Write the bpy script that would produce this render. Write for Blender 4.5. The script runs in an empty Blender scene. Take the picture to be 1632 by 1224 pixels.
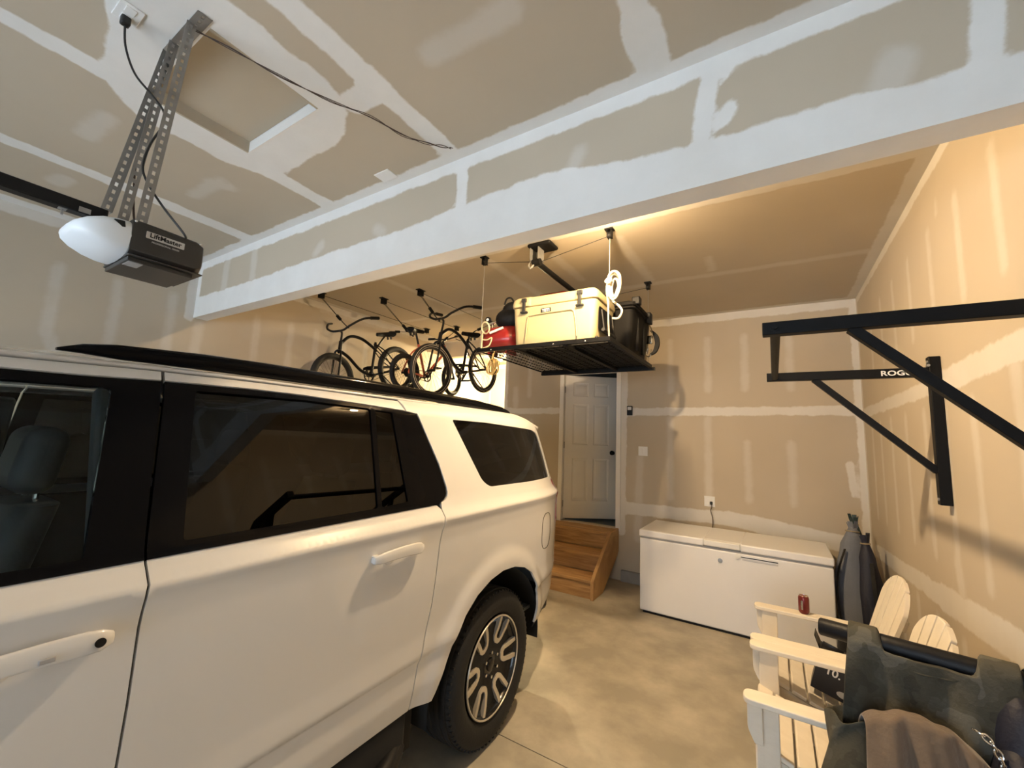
import bpy, bmesh, math, random
import numpy as np
from mathutils import Vector, Matrix, Euler
from mathutils.geometry import delaunay_2d_cdt
random.seed(7)
rng = np.random.default_rng(7)
SC = bpy.context.scene
COL = SC.collection
PI = math.pi
# ---------------------------------------------------------------- room sizes (metres)
XR, XL = 0.788, -4.865          # right and left wall
YB, YF = 5.527, -3.0            # back wall, garage door wall
H = 3.362                       # ceiling
YM, ZB, TB = 1.731, 2.799, 0.122  # beam: front face, underside, thickness
XA, YA, ZA = -3.60, 6.95, 3.20  # alcove: right jamb, back wall, ceiling

# ---------------------------------------------------------------- materials
def nd(nt, t, **kw):
    n = nt.nodes.new(t)
    for k, v in kw.items():
        setattr(n, k, v)
    return n

def rgba(c): return (c[0], c[1], c[2], 1.0)

def mat(name, col, rough=.5, metal=0., var=0., vs=8., bump=0., bs=60., coat=0., emit=None, es=0., spec=.5, stretch=None, sheen=0.):
    m = bpy.data.materials.new(name); m.use_nodes = True
    nt = m.node_tree; b = nt.nodes['Principled BSDF']
    b.inputs['Base Color'].default_value = rgba(col)
    b.inputs['Roughness'].default_value = rough
    b.inputs['Metallic'].default_value = metal
    b.inputs['Specular IOR Level'].default_value = spec
    b.inputs['Coat Weight'].default_value = coat
    b.inputs['Coat Roughness'].default_value = .04
    b.inputs['Sheen Weight'].default_value = sheen
    if emit:
        b.inputs['Emission Color'].default_value = rgba(emit); b.inputs['Emission Strength'].default_value = es
    tc = nd(nt, 'ShaderNodeTexCoord'); src = tc.outputs['Object']
    if stretch:
        mp = nd(nt, 'ShaderNodeMapping'); mp.inputs['Scale'].default_value = stretch
        nt.links.new(src, mp.inputs['Vector']); src = mp.outputs['Vector']
    n = nd(nt, 'ShaderNodeTexNoise'); n.inputs['Scale'].default_value = vs; n.inputs['Detail'].default_value = 5
    nt.links.new(src, n.inputs['Vector'])
    mx = nd(nt, 'ShaderNodeMix', data_type='RGBA')
    v = max(var, .01)
    mx.inputs[6].default_value = rgba([max(0, c*(1-v)) for c in col]); mx.inputs[7].default_value = rgba([min(1, c*(1+v)) for c in col])
    nt.links.new(n.outputs['Fac'], mx.inputs[0]); nt.links.new(mx.outputs[2], b.inputs['Base Color'])
    if bump:
        n2 = nd(nt, 'ShaderNodeTexNoise'); n2.inputs['Scale'].default_value = bs; n2.inputs['Detail'].default_value = 4
        nt.links.new(src, n2.inputs['Vector'])
        bp = nd(nt, 'ShaderNodeBump'); bp.inputs['Strength'].default_value = bump; bp.inputs['Distance'].default_value = .01
        nt.links.new(n2.outputs['Fac'], bp.inputs['Height']); nt.links.new(bp.outputs['Normal'], b.inputs['Normal'])
    return m

def drywall(name):
    """raw tan drywall; the mesh attributes 'mud' and 'thin' say where joint compound lies"""
    m = bpy.data.materials.new(name); m.use_nodes = True
    nt = m.node_tree; b = nt.nodes['Principled BSDF']; L = nt.links.new
    b.inputs['Roughness'].default_value = .85; b.inputs['Specular IOR Level'].default_value = .25
    tc = nd(nt, 'ShaderNodeTexCoord')
    n1 = nd(nt, 'ShaderNodeTexNoise'); n1.inputs['Scale'].default_value = 7; n1.inputs['Detail'].default_value = 7; n1.inputs['Roughness'].default_value = .65
    n2 = nd(nt, 'ShaderNodeTexNoise'); n2.inputs['Scale'].default_value = 1.7; n2.inputs['Detail'].default_value = 3
    n3 = nd(nt, 'ShaderNodeTexNoise'); n3.inputs['Scale'].default_value = 30; n3.inputs['Detail'].default_value = 4
    for n in (n1, n2, n3): L(tc.outputs['Object'], n.inputs['Vector'])
    def fac(attr, amp, soft):
        a = nd(nt, 'ShaderNodeAttribute', attribute_name=attr)
        s = nd(nt, 'ShaderNodeMath', operation='MULTIPLY_ADD'); s.inputs[1].default_value = amp
        o = nd(nt, 'ShaderNodeMath', operation='SUBTRACT'); o.inputs[1].default_value = .5
        L(n1.outputs['Fac'], o.inputs[0]); L(o.outputs[0], s.inputs[0]); L(a.outputs['Fac'], s.inputs[2])
        r = nd(nt, 'ShaderNodeMapRange', interpolation_type='SMOOTHSTEP'); r.inputs['From Min'].default_value = -soft; r.inputs['From Max'].default_value = soft
        L(s.outputs[0], r.inputs['Value']); return r.outputs['Result']
    f1 = fac('mud', .06, .009); f2 = fac('thin', .06, .026)
    h = nd(nt, 'ShaderNodeMath', operation='MULTIPLY'); h.inputs[1].default_value = .30; L(f2, h.inputs[0])
    # thin coat lets the paper show through a little
    t = nd(nt, 'ShaderNodeMapRange'); t.inputs['From Min'].default_value = .3; t.inputs['From Max'].default_value = .7; t.inputs['To Min'].default_value = .82; t.inputs['To Max'].default_value = 1.0
    L(n2.outputs['Fac'], t.inputs['Value'])
    ca = nd(nt, 'ShaderNodeAttribute', attribute_name='coat'); kc = nd(nt, 'ShaderNodeMath', operation='MULTIPLY'); L(t.outputs[0], kc.inputs[0]); L(ca.outputs['Fac'], kc.inputs[1])
    k = nd(nt, 'ShaderNodeMath', operation='MULTIPLY'); L(f1, k.inputs[0]); L(kc.outputs[0], k.inputs[1])
    mxx = nd(nt, 'ShaderNodeMath', operation='MAXIMUM'); L(k.outputs[0], mxx.inputs[0]); L(h.outputs[0], mxx.inputs[1])
    pa = nd(nt, 'ShaderNodeMix', data_type='RGBA'); pa.inputs[6].default_value = rgba((.45, .39, .305)); pa.inputs[7].default_value = rgba((.52, .455, .36))
    L(n2.outputs['Fac'], pa.inputs[0])
    mu = nd(nt, 'ShaderNodeMix', data_type='RGBA'); mu.inputs[6].default_value = rgba((.70, .70, .69)); mu.inputs[7].default_value = rgba((.80, .80, .79))
    L(n1.outputs['Fac'], mu.inputs[0])
    mx = nd(nt, 'ShaderNodeMix', data_type='RGBA'); L(mxx.outputs[0], mx.inputs[0]); L(pa.outputs[2], mx.inputs[6]); L(mu.outputs[2], mx.inputs[7])
    L(mx.outputs[2], b.inputs['Base Color'])
    ad = nd(nt, 'ShaderNodeMath', operation='MULTIPLY_ADD'); ad.inputs[1].default_value = .25; L(n3.outputs['Fac'], ad.inputs[0]); L(mxx.outputs[0], ad.inputs[2])
    bp = nd(nt, 'ShaderNodeBump'); bp.inputs['Strength'].default_value = .25; bp.inputs['Distance'].default_value = .004
    L(ad.outputs[0], bp.inputs['Height']); L(bp.outputs['Normal'], b.inputs['Normal'])
    return m

def glass(name, tint, ior=1.5, rough=.0):
    m = bpy.data.materials.new(name); m.use_nodes = True
    nt = m.node_tree; nt.nodes.remove(nt.nodes['Principled BSDF']); L = nt.links.new
    out = nt.nodes['Material Output']
    tr = nd(nt, 'ShaderNodeBsdfTransparent'); tr.inputs['Color'].default_value = rgba(tint)
    gl = nd(nt, 'ShaderNodeBsdfGlossy'); gl.inputs['Roughness'].default_value = rough
    fr = nd(nt, 'ShaderNodeFresnel'); fr.inputs['IOR'].default_value = ior
    mx = nd(nt, 'ShaderNodeMixShader'); L(fr.outputs[0], mx.inputs[0]); L(tr.outputs[0], mx.inputs[1]); L(gl.outputs[0], mx.inputs[2])
    L(mx.outputs[0], out.inputs['Surface'])
    return m

def wood(name, c1, c2, rough=.6, scale=(1, 14, 14), knots=True):
    m = mat(name, c1, rough, bump=.15, bs=30, stretch=scale)
    nt = m.node_tree
    mx = [n for n in nt.nodes if n.type == 'MIX'][0]
    mx.inputs[6].default_value = rgba(c1); mx.inputs[7].default_value = rgba(c2)
    n = [n for n in nt.nodes if n.type == 'TEX_NOISE'][0]
    n.inputs['Scale'].default_value = 2.2; n.inputs['Distortion'].default_value = 1.2
    r = nd(nt, 'ShaderNodeMapRange'); r.inputs['From Min'].default_value = .32; r.inputs['From Max'].default_value = .68
    nt.links.new(n.outputs['Fac'], r.inputs['Value']); nt.links.new(r.outputs[0], mx.inputs[0])
    return m

def camo(name, cols, scale=9.):
    m = mat(name, cols[0], .9, bump=.25, bs=90)
    nt = m.node_tree; b = nt.nodes['Principled BSDF']
    n = [n for n in nt.nodes if n.type == 'TEX_NOISE'][0]; n.inputs['Scale'].default_value = scale; n.inputs['Detail'].default_value = 3
    cr = nd(nt, 'ShaderNodeValToRGB'); cr.color_ramp.interpolation = 'CONSTANT'
    e = cr.color_ramp.elements
    e[0].position = 0; e[0].color = rgba(cols[0]); e[1].position = .43; e[1].color = rgba(cols[1])
    for p, c in ((.52, cols[2]), (.60, cols[3])):
        x = e.new(p); x.color = rgba(c)
    nt.links.new(n.outputs['Fac'], cr.inputs[0]); nt.links.new(cr.outputs[0], b.inputs['Base Color'])
    return m

M = {}
M['wall'] = drywall('drywall')
M['paper'] = mat('drywall_paper', (.46, .40, .31), .85, var=.06, vs=2, spec=.25)
M['concrete'] = mat('concrete_floor', (.44, .40, .32), .62, var=.22, vs=1.6, bump=.12, bs=25)
M['curb'] = mat('concrete_curb', (.30, .285, .26), .8, var=.18, vs=9, bump=.2, bs=40)
M['drive'] = mat('driveway_concrete', (.51, .55, .585), .8, var=.1, vs=2)
M['trim'] = mat('white_trim_paint', (.74, .73, .71), .45, var=.03)
M['door'] = mat('white_door_paint', (.72, .70, .67), .42, var=.03)
M['white'] = mat('white_enamel', (.80, .80, .82), .32, var=.02)
M['whiteplastic'] = mat('white_plastic', (.78, .78, .77), .4, var=.02)
M['greyplastic'] = mat('grey_plastic', (.36, .36, .37), .45, var=.05)
M['paint'] = mat('pearl_white_car_paint', (.66, .66, .665), .3, var=.015, coat=1.0, spec=.15)
M['glossblack'] = mat('gloss_black_trim', (.004, .004, .005), .10, var=.05, spec=.09)
M['satinblack'] = mat('satin_black_plastic', (.008, .008, .009), .45, var=.15, spec=.25)
M['matteblack'] = mat('matte_black_liner', (.010, .010, .010), .9, var=.2)
M['steelblack'] = mat('black_powder_coated_steel', (.005, .005, .0055), .5, var=.2, vs=30, bump=.06, bs=300, spec=.15)
M['glass'] = glass('clear_window_glass', (.74, .86, .90), 1.42)
M['tint'] = glass('dark_privacy_glass', (.018, .018, .016), 1.44)
M['rubber'] = mat('tyre_rubber', (.008, .008, .0085), .75, var=.25, vs=20, bump=.2, bs=70)
M['machined'] = mat('machined_alloy', (.66, .61, .53), .3, .55, var=.04)
M['rimblack'] = mat('gloss_black_alloy', (.008, .008, .009), .2, var=.1)
M['chrome'] = mat('bright_chrome', (.8, .8, .8), .1, 1.0)
M['zinc'] = mat('galvanised_steel', (.33, .33, .325), .45, .75, var=.25, vs=14)
M['redlamp'] = mat('red_tail_lamp', (.16, .02, .015), .15, coat=1)
M['leather'] = mat('dark_seat_leather', (.05, .06, .065), .55, var=.2, bump=.1)
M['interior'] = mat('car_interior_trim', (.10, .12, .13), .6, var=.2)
M['pine'] = wood('stair_pine', (.29, .155, .06), (.50, .30, .125), .6, (1.0, 12, 12))
M['pineside'] = wood('stair_pine_side', (.31, .17, .065), (.49, .30, .125), .6, (10, 1.2, 1.6))
M['paintwood'] = wood('cream_painted_wood', (.78, .72, .62), (.83, .77, .67), .62, (2, 6, 6))
M['tan'] = mat('tan_rotomoulded_plastic', (.50, .42, .235), .45, var=.03, bump=.08, bs=160)
M['tote'] = mat('black_tote_plastic', (.008, .0075, .007), .75, var=.2, spec=.2)
M['rubberlatch'] = mat('black_rubber', (.014, .014, .014), .6)
M['red'] = mat('red_enamel', (.24, .012, .012), .28, var=.06, coat=.4)
M['rope'] = mat('cotton_rope', (.60, .53, .40), .85, var=.15, vs=60, bump=.3, bs=200)
M['cord'] = mat('amber_cord', (.62, .43, .16), .5, var=.1)
M['creamcord'] = mat('cream_cord', (.78, .70, .45), .5, var=.05)
M['strap'] = mat('khaki_webbing', (.30, .245, .16), .85, var=.2, bump=.3, bs=200)
M['blackcord'] = mat('black_cable', (.01, .01, .01), .5)
M['browncord'] = mat('brown_bell_wire', (.045, .025, .018), .6)
M['bluegrey'] = mat('blue_grey_canvas', (.15, .165, .20), .85, var=.15, bump=.25, bs=120)
M['navy'] = mat('navy_nylon', (.009, .011, .026), .6, var=.25, bump=.3, bs=60)
M['teal'] = mat('dark_teal_nylon', (.025, .05, .058), .65, var=.2, bump=.3, bs=60)
M['blackfabric'] = mat('black_nylon', (.006, .006, .007), .6, spec=.25, var=.2, bump=.3, bs=60)
M['vinyl'] = mat('navy_black_vinyl', (.004, .005, .008), .5, spec=.3, var=.2, bump=.15, bs=50)
M['camo'] = camo('faded_camouflage', [(.042, .039, .028), (.055, .052, .038), (.068, .065, .050), (.100, .098, .082)], 6.)
M['brown'] = mat('taupe_fleece', (.145, .105, .075), .95, var=.16, vs=14, bump=.35, bs=50, sheen=.3)
M['card'] = mat('black_printed_cardboard', (.010, .011, .015), .4, var=.1)
M['cardin'] = mat('brown_cardboard', (.22, .15, .09), .8, var=.1)
M['print'] = mat('white_print', (.75, .75, .75), .5)
M['canred'] = mat('red_drink_can', (.17, .025, .025), .28, .35, var=.1)
M['alu'] = mat('aluminium', (.72, .72, .72), .25, .95)
M['bikeblack'] = mat('black_bike_paint', (.004, .004, .005), .35, spec=.2)
M['bikered'] = mat('orange_red_bike_paint', (.52, .10, .04), .32, coat=.6)
M['bikegrey'] = mat('dark_grey_bike_paint', (.007, .007, .010), .35, spec=.25)
M['spoke'] = mat('dark_spokes', (.05, .045, .04), .35, .8)
M['whitewall'] = mat('cream_tyre_wall', (.6, .52, .43), .7)
M['bulb'] = mat('lit_bulb_glass', (1, .9, .7), .3, emit=(1.0, .72, .41), es=3150.)
M['bulb2'] = mat('lit_alcove_bulb_glass', (1, .9, .7), .3, emit=(1.0, .78, .44), es=5200.)
M['porcelain'] = mat('white_porcelain', (.75, .74, .72), .3)
M['lens'] = mat('translucent_white_lens', (.74, .77, .80), .35)
M['openerdark'] = mat('charcoal_opener_steel', (.030, .028, .026), .42, var=.08)
M['silver'] = mat('silver_label', (.58, .57, .55), .35, .3)

# ---------------------------------------------------------------- mesh helpers
def V(*a): return Vector(a)
def frame_of(d, up=None):
    d = Vector(d).normalized(); up = Vector(up) if up is not None else V(0, 0, 1)
    if abs(d.dot(up)) > .98: up = V(1, 0, 0) if abs(d.x) < .9 else V(0, 1, 0)
    s = d.cross(up).normalized(); u = s.cross(d).normalized()
    return s, u, d

class MB:
    def __init__(s): s.bm = bmesh.new()
    def _add(s, vs, fs):
        bv = [s.bm.verts.new(v) for v in vs]
        for f in fs:
            try: s.bm.faces.new([bv[i] for i in f])
            except ValueError: pass
        return s
    def box(s, c, d, rot=None):
        R = rot.to_matrix() if isinstance(rot, Euler) else (rot if rot is not None else Matrix.Identity(3))
        c = Vector(c); vs = [c + R @ V(x*d[0]/2, y*d[1]/2, z*d[2]/2) for x in (-1, 1) for y in (-1, 1) for z in (-1, 1)]
        return s._add(vs, [(0, 1, 3, 2), (4, 6, 7, 5), (0, 4, 5, 1), (2, 3, 7, 6), (0, 2, 6, 4), (1, 5, 7, 3)])
    def bb(s, x0, x1, y0, y1, z0, z1): return s.box(((x0+x1)/2, (y0+y1)/2, (z0+z1)/2), (x1-x0, y1-y0, z1-z0))
    def beam(s, a, b, w, h, up=None):
        a, b = Vector(a), Vector(b); sd, u, d = frame_of(b-a, up)
        R = Matrix((sd, d, u)).transposed()
        return s.box((a+b)/2, (w, (b-a).length, h), R)
    def ring(s, rings, cap=True, closed=False):
        n = len(rings[0]); m = len(rings); vs = [v for r in rings for v in r]; fs = []
        for i in range(m if closed else m-1):
            for j in range(n):
                a, b = i*n+j, i*n+(j+1) % n; c, d = ((i+1) % m)*n+(j+1) % n, ((i+1) % m)*n+j
                fs.append((a, b, c, d))
        if cap and not closed:
            fs.append(tuple(reversed(range(n)))); fs.append(tuple(range((m-1)*n, m*n)))
        return s._add(vs, fs)
    def tube(s, pts, r, n=8, closed=False, cap=True):
        P = [Vector(p) for p in pts]; m = len(P); rr = r if hasattr(r, '__len__') else [r]*m
        T = []
        for i in range(m):
            a = P[i-1] if (i > 0 or closed) else P[i]; b = P[(i+1) % m] if (i < m-1 or closed) else P[i]
            T.append((b-a).normalized())
        sd, u, _ = frame_of(T[0]); rings = []
        for i in range(m):
            if i: 
                q = T[i-1].rotation_difference(T[i]); u = q @ u
            u = (u - T[i]*u.dot(T[i])).normalized(); sd = T[i].cross(u)
            rings.append([P[i] + (sd*math.cos(2*PI*k/n) + u*math.sin(2*PI*k/n))*rr[i] for k in range(n)])
        return s.ring(rings, cap, closed)
    def cyl(s, a, b, r, r2=None, n=16): return s.tube([a, b], [r, r if r2 is None else r2], n)
    def lathe(s, prof, Mx=None, n=32, closed=False, cap=True):
        Mx = Mx or Matrix.Identity(4)
        rings = [[Mx @ V(r*math.cos(2*PI*k/n), r*math.sin(2*PI*k/n), h) for k in range(n)] for r, h in prof]
        return s.ring(rings, cap and not closed, closed)
    def prism(s, poly, h0, h1, Mx=None):
        Mx = Mx or Matrix.Identity(4)
        return s.ring([[Mx @ V(x, y, h) for x, y in poly] for h in (h0, h1)])
    def ball(s, c, r, sc=(1, 1, 1), n=16, R=None):
        c = Vector(c); m = n//2; R = R or Matrix.Identity(3); vs = [c + R @ V(0, 0, r*sc[2])]
        for i in range(1, m):
            t = PI*i/m
            for k in range(n):
                p = 2*PI*k/n; vs.append(c + R @ V(r*sc[0]*math.sin(t)*math.cos(p), r*sc[1]*math.sin(t)*math.sin(p), r*sc[2]*math.cos(t)))
        vs.append(c - R @ V(0, 0, r*sc[2])); fs = []
        for k in range(n):
            fs.append((0, 1+k, 1+(k+1) % n))
            for i in range(m-2):
                a = 1+i*n+k; b = 1+i*n+(k+1) % n; fs.append((a, a+n, b+n, b))
            e = len(vs)-1; fs.append((e, e-n+(k+1) % n, e-n+k))
        return s._add(vs, fs)
    def torus(s, c, ax, R, r, n=32, m=8, arc=(0, 2*PI)):
        sd, u, d = frame_of(ax); c = Vector(c); full = abs(arc[1]-arc[0]-2*PI) < 1e-6; k = n if full else n+1
        pts = [c + (sd*math.cos(arc[0]+(arc[1]-arc[0])*i/n) + u*math.sin(arc[0]+(arc[1]-arc[0])*i/n))*R for i in range(k)]
        return s.tube(pts, r, m, closed=full)
    def grid(s, fn, nu, nv):
        vs = [Vector(fn(i/nu, j/nv)) for i in range(nu+1) for j in range(nv+1)]
        fs = [(i*(nv+1)+j, (i+1)*(nv+1)+j, (i+1)*(nv+1)+j+1, i*(nv+1)+j+1) for i in range(nu) for j in range(nv)]
        return s._add(vs, fs)
    def build(s, name, m, parent=None, bevel=0., seg=2, smooth=38, label=None, solid=0., sub=0, recalc=True):
        if recalc: bmesh.ops.recalc_face_normals(s.bm, faces=s.bm.faces)
        me = bpy.data.meshes.new(name); s.bm.to_mesh(me); s.bm.free()
        return link(name, me, m, parent, bevel, seg, smooth, label, solid, sub)

def link(name, me, m, parent=None, bevel=0., seg=2, smooth=38, label=None, solid=0., sub=0):
    o = bpy.data.objects.new(name, me); COL.objects.link(o)
    if m is not None: me.materials.append(M[m] if isinstance(m, str) else m)
    if smooth:
        me.shade_smooth()
        if smooth < 180: me.set_sharp_from_angle(angle=math.radians(smooth))
    if parent: o.parent = parent
    if solid:
        q = o.modifiers.new('solid', 'SOLIDIFY'); q.thickness = solid; q.offset = 0
    if sub:
        q = o.modifiers.new('sub', 'SUBSURF'); q.levels = sub; q.render_levels = sub
    if bevel:
        q = o.modifiers.new('bevel', 'BEVEL'); q.width = bevel; q.segments = seg; q.limit_method = 'ANGLE'; q.angle_limit = math.radians(35)
    if label: o['label'] = label
    return o

def tag(o, label, cat, group=None):
    o['label'] = label; o['category'] = cat
    if group: o['group'] = group
    return o
def struct(o): o['kind'] = 'structure'; return o
def thing(name, label, cat, loc=(0, 0, 0), rot=(0, 0, 0), group=None):
    o = bpy.data.objects.new(name, None); COL.objects.link(o); o.empty_display_size = .1
    o.location = loc; o.rotation_euler = rot
    return tag(o, label, cat, group)
def dup(root, loc, rot=None, label=None):
    def cp(o, par):
        c = o.copy(); COL.objects.link(c)
        if par: c.parent = par
        for ch in list(o.children): cp(ch, c)
        return c
    r = cp(root, None); r.location = loc
    if rot is not None: r.rotation_euler = rot
    if label: r['label'] = label
    return r
def text(name, body, size, Mx, m, parent=None, ext=.0008, off=.0, squeeze=1.0):
    cu = bpy.data.curves.new(name, 'FONT'); cu.body = body; cu.size = size; cu.extrude = ext; cu.offset = off
    cu.align_x = 'CENTER'; cu.align_y = 'CENTER'; cu.resolution_u = 3
    t = bpy.data.objects.new(name, cu); COL.objects.link(t)
    dg = bpy.context.evaluated_depsgraph_get(); me = bpy.data.meshes.new_from_object(t.evaluated_get(dg))
    bpy.data.objects.remove(t); bpy.data.curves.remove(cu)
    me.transform(Mx @ Matrix.Diagonal((squeeze, 1, 1, 1)))
    return link(name, me, m, parent, smooth=0)
def plane_M(o, x, z):
    """matrix whose local X runs along x, local Z along z (the outward normal)"""
    x = Vector(x).normalized(); z = Vector(z).normalized(); y = z.cross(x)
    Mx = Matrix.Identity(4)
    for i in range(3): Mx[i][0], Mx[i][1], Mx[i][2], Mx[i][3] = x[i], y[i], z[i], o[i]
    return Mx
def catmull(pts, k=6, closed=False):
    P = [Vector(p) for p in pts]; n = len(P); out = []
    for i in range(n if closed else n-1):
        g = lambda j: P[j % n] if closed else P[min(max(j, 0), n-1)]
        a, b, c, d = g(i-1), g(i), g(i+1), g(i+2)
        for q in range(k):
            t = q/k; out.append(.5*((2*b)+(c-a)*t+(2*a-5*b+4*c-d)*t*t+(3*b-a-3*c+d)*t**3))
    if not closed: out.append(P[-1])
    return out

# ---------------------------------------------------------------- drywall planes with joint compound
def seg_d(U, W, s):
    x0, y0, x1, y1, r = s; dx, dy = x1-x0, y1-y0
    t = np.clip(((U-x0)*dx+(W-y0)*dy)/(dx*dx+dy*dy+1e-9), 0, 1)
    return r-np.hypot(U-x0-t*dx, W-y0-t*dy)
def poly_d(U, W, P):
    d = np.full(U.shape, 9.); ins = np.zeros(U.shape, bool); n = len(P)
    for i in range(n):
        x0, y0 = P[i]; x1, y1 = P[(i+1) % n]
        d = np.minimum(d, -seg_d(U, W, (x0, y0, x1, y1, 0)))
        c = ((y0 > W) != (y1 > W)) & (U < (x1-x0)*(W-y0)/(y1-y0+1e-12)+x0)
        ins ^= c
    return np.where(ins, d, -d)
def drywall_plane(name, P0, U, W, u0, u1, w0, w1, mud=(), thin=(), polys=(), holes=(), res=.035, thick=.115, flip=False, fn=None, coat=.55):
    def axis(a, b, k):
        cuts = sorted({a, b} | {h[k] for h in holes if a < h[k] < b} | {h[k+1] for h in holes if a < h[k+1] < b}); out = []
        for p, q in zip(cuts, cuts[1:]):
            n = max(1, round((q-p)/res)); out += [p+(q-p)*i/n for i in range(n)]
        return np.array(out+[b])
    us, ws = axis(u0, u1, 0), axis(w0, w1, 2)
    A, B = np.meshgrid(us, ws, indexing='ij')
    d = np.full(A.shape, -.3); t = np.full(A.shape, -.3)
    for s in mud: d = np.maximum(d, seg_d(A, B, s))
    for p in polys: d = np.maximum(d, poly_d(A, B, p))
    for s in thin: t = np.maximum(t, seg_d(A, B, s))
    if fn: d = np.maximum(d, fn(A, B))
    P0, U, W = np.array(P0, float), np.array(U, float), np.array(W, float)
    co = P0 + A[..., None]*U + B[..., None]*W
    nu, nw = len(us), len(ws); fs = []
    for i in range(nu-1):
        um = (us[i]+us[i+1])/2
        for j in range(nw-1):
            wm = (ws[j]+ws[j+1])/2
            if any(h[0] < um < h[1] and h[2] < wm < h[3] for h in holes): continue
            q = (i*nw+j, (i+1)*nw+j, (i+1)*nw+j+1, i*nw+j+1); fs.append(q[::-1] if flip else q)
    me = bpy.data.meshes.new(name); me.from_pydata(co.reshape(-1, 3).tolist(), [], fs)
    for nm, arr in (('mud', d), ('thin', t), ('coat', np.where(B > YM+.05, .5, coat) if name == 'ceiling' else np.full(A.shape, coat))):
        at = me.attributes.new(nm, 'FLOAT', 'POINT'); at.data.foreach_set('value', arr.ravel().astype(np.float32))
    me.update()
    o = link(name, me, 'wall', smooth=0)
    if thick:
        q = o.modifiers.new('solid', 'SOLIDIFY'); q.thickness = thick; q.offset = -1
    return struct(o)

HATCH = (-2.60, -1.905, .585, 1.09)
HP = [(-1.95, .25), (-2.12, .33), (-2.25, .37), (-2.38, .39), (-2.44, .41), (-2.56, .42), (-2.69, .49), (-2.8, .6), (-2.82, .67), (-2.81, .86), (-2.83, 1.03), (-2.75, 1.22), (-2.58, 1.31), (-2.35, 1.29), (-2.1, 1.3), (-1.94, 1.26), (-1.81, 1.18), (-1.72, 1.03), (-1.71, .89), (-1.73, .81), (-1.71, .72), (-1.71, .65), (-1.72, .55), (-1.75, .35)]
c_mud = [(-1.525, -2.9, -1.53, 1.7, .058), (-2.62, -2.9, -2.6, .5, .055), (-2.68, 1.2, -2.68, 1.7, .062), (-3.79, -2.9, -3.77, .8, .062), (-3.77, .8, -3.80, 1.7, .075),
         (-4.86, -2.9, -4.86, 1.7, .13), (-1.72, 1.15, -1.53, 1.15, .065), (-.385, -2.9, -.39, 1.7, .05), (-.39, 1.45, -.39, 1.7, .08),
         (-4.8, 1.72, .78, 1.72, .06), (-3.79, -.6, -2.65, -.6, .06), (-.38, -.4, .75, -.4, .06), (.77, -2.9, .77, 1.7, .08),
         (-4.8, 1.9, .75, 1.9, .07), (-4.85, 1.9, -4.85, 5.5, .07), (-4.8, 5.5, .75, 5.5, .055), (.77, 1.9, .77, 5.5, .06), (-4.6, 2.80, .7, 2.88, .05)]
c_thin = [(-1.19, 1.14, -.8, 1.15, .055), (-3.29, .54, -2.97, .55, .045), (-4.15, .58, -4.01, .6, .05), (-3.45, 1.13, -3.06, 1.14, .04), (-3.15, 1.12, -3.1, 1.2, .05),
          (-4.6, 4.18, .74, 4.21, .045), (-2.19, 2.9, -2.19, 4.1, .045), (-1.6, 3.17, -1.6, 3.78, .045), (-1., 3.1, -.99, 4.1, .042), (-.42, 3.78, -.43, 4.08, .03),
          (-3.45, 2.9, -3.42, 4.1, .04), (-.2, .55, .15, .56, .045), (-.1, 1.14, .2, 1.15, .045)]
drywall_plane('ceiling', (0, 0, H), (1, 0, 0), (0, 1, 0), XL-.12, XR+.12, YF, YB+.12, c_mud, c_thin, [HP], [HATCH], res=.04, thick=.10, flip=True, coat=1.)

def beam_edge(A, B):   # ragged wide coat above the corner bead along the bottom of the beam
    xs = [-4.9, -4.62, -3.8, -2.74, -1.91, -1.37, -.94, -.46, -.14, .26, .5, .68, .9]; zs = [3.0, 3.0, 3.0, 3.03, 3.03, 3.07, 3.09, 3.01, 2.99, 2.99, 2.96, 2.97, 2.97]
    return np.interp(A, xs, zs)-B
drywall_plane('ceiling_beam', (0, YM, 0), (1, 0, 0), (0, 0, 1), XL, XR, ZB, H,
              [(-4.86, 3.34, .78, 3.34, .055), (-.18, 3.29, -.21, 3.01, .038), (-1.49, 3.29, -1.48, 3.01, .038), (-4.84, 3.3, -4.84, 2.8, .05), (-.11, 3.31, -.13, 3.27, .03), (-.11, 3.1, -.14, 3.06, .034), (.62, 3.3, .6, 2.9, .04)],
              [(-3.8, 3.3, -3.79, 3.04, .05), (-4.29, 3.27, -4.3, 3.02, .055), (.39, 3.07, .37, 2.99, .055), (-.75, 3.14, -.78, 3.08, .034), (-2.21, 3.09, -2.14, 3.05, .035), (-2.82, 3.11, -2.88, 3.06, .037)],
              res=.03, thick=TB, fn=beam_edge, coat=1.)

DX0, DX1, DZ0, DZ1 = -2.570, -1.780, .63, 2.705
b_mud = [(-3.6, 2.16, -2.65, 2.16, .045), (-1.7, 2.15, .74, 2.17, .05), (-1.7, .90, -.47, .93, .075), (-.47, .93, .75, .80, .085), (-3.55, 3.32, .78, 3.32, .05), (.77, 3.33, .77, .5, .042),
         (-1.69, 2.65, -1.71, .6, .05), (-3.58, .9, -2.65, .9, .06), (.66, 1.62, .68, 1.31, .03), (-3.58, 3.1, -3.58, .2, .035)]
b_thin = [(x, 3.05, x, 2.42, .036) for x in (-1.09, -.655, -.26, .18)] + [(x, 2.06, x, 1.10, .038) for x in (-1.1, -.665)] + [(x, 1.8, x, 1.16, .036) for x in (-.255, .165)] + [(-1.47, 1.55, -1.5, .55, .045), (-3.15, 3.05, -3.15, 2.4, .036), (-3.4, 2.5, -3.38, 2.11, .045), (-3.1, 2.0, -3.1, 1.2, .036), (-2.0, 3.1, -2.0, 2.85, .036)] + [(x, .75, x, .3, .036) for x in (-1.1, -.66, -.25, .16)]
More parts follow.
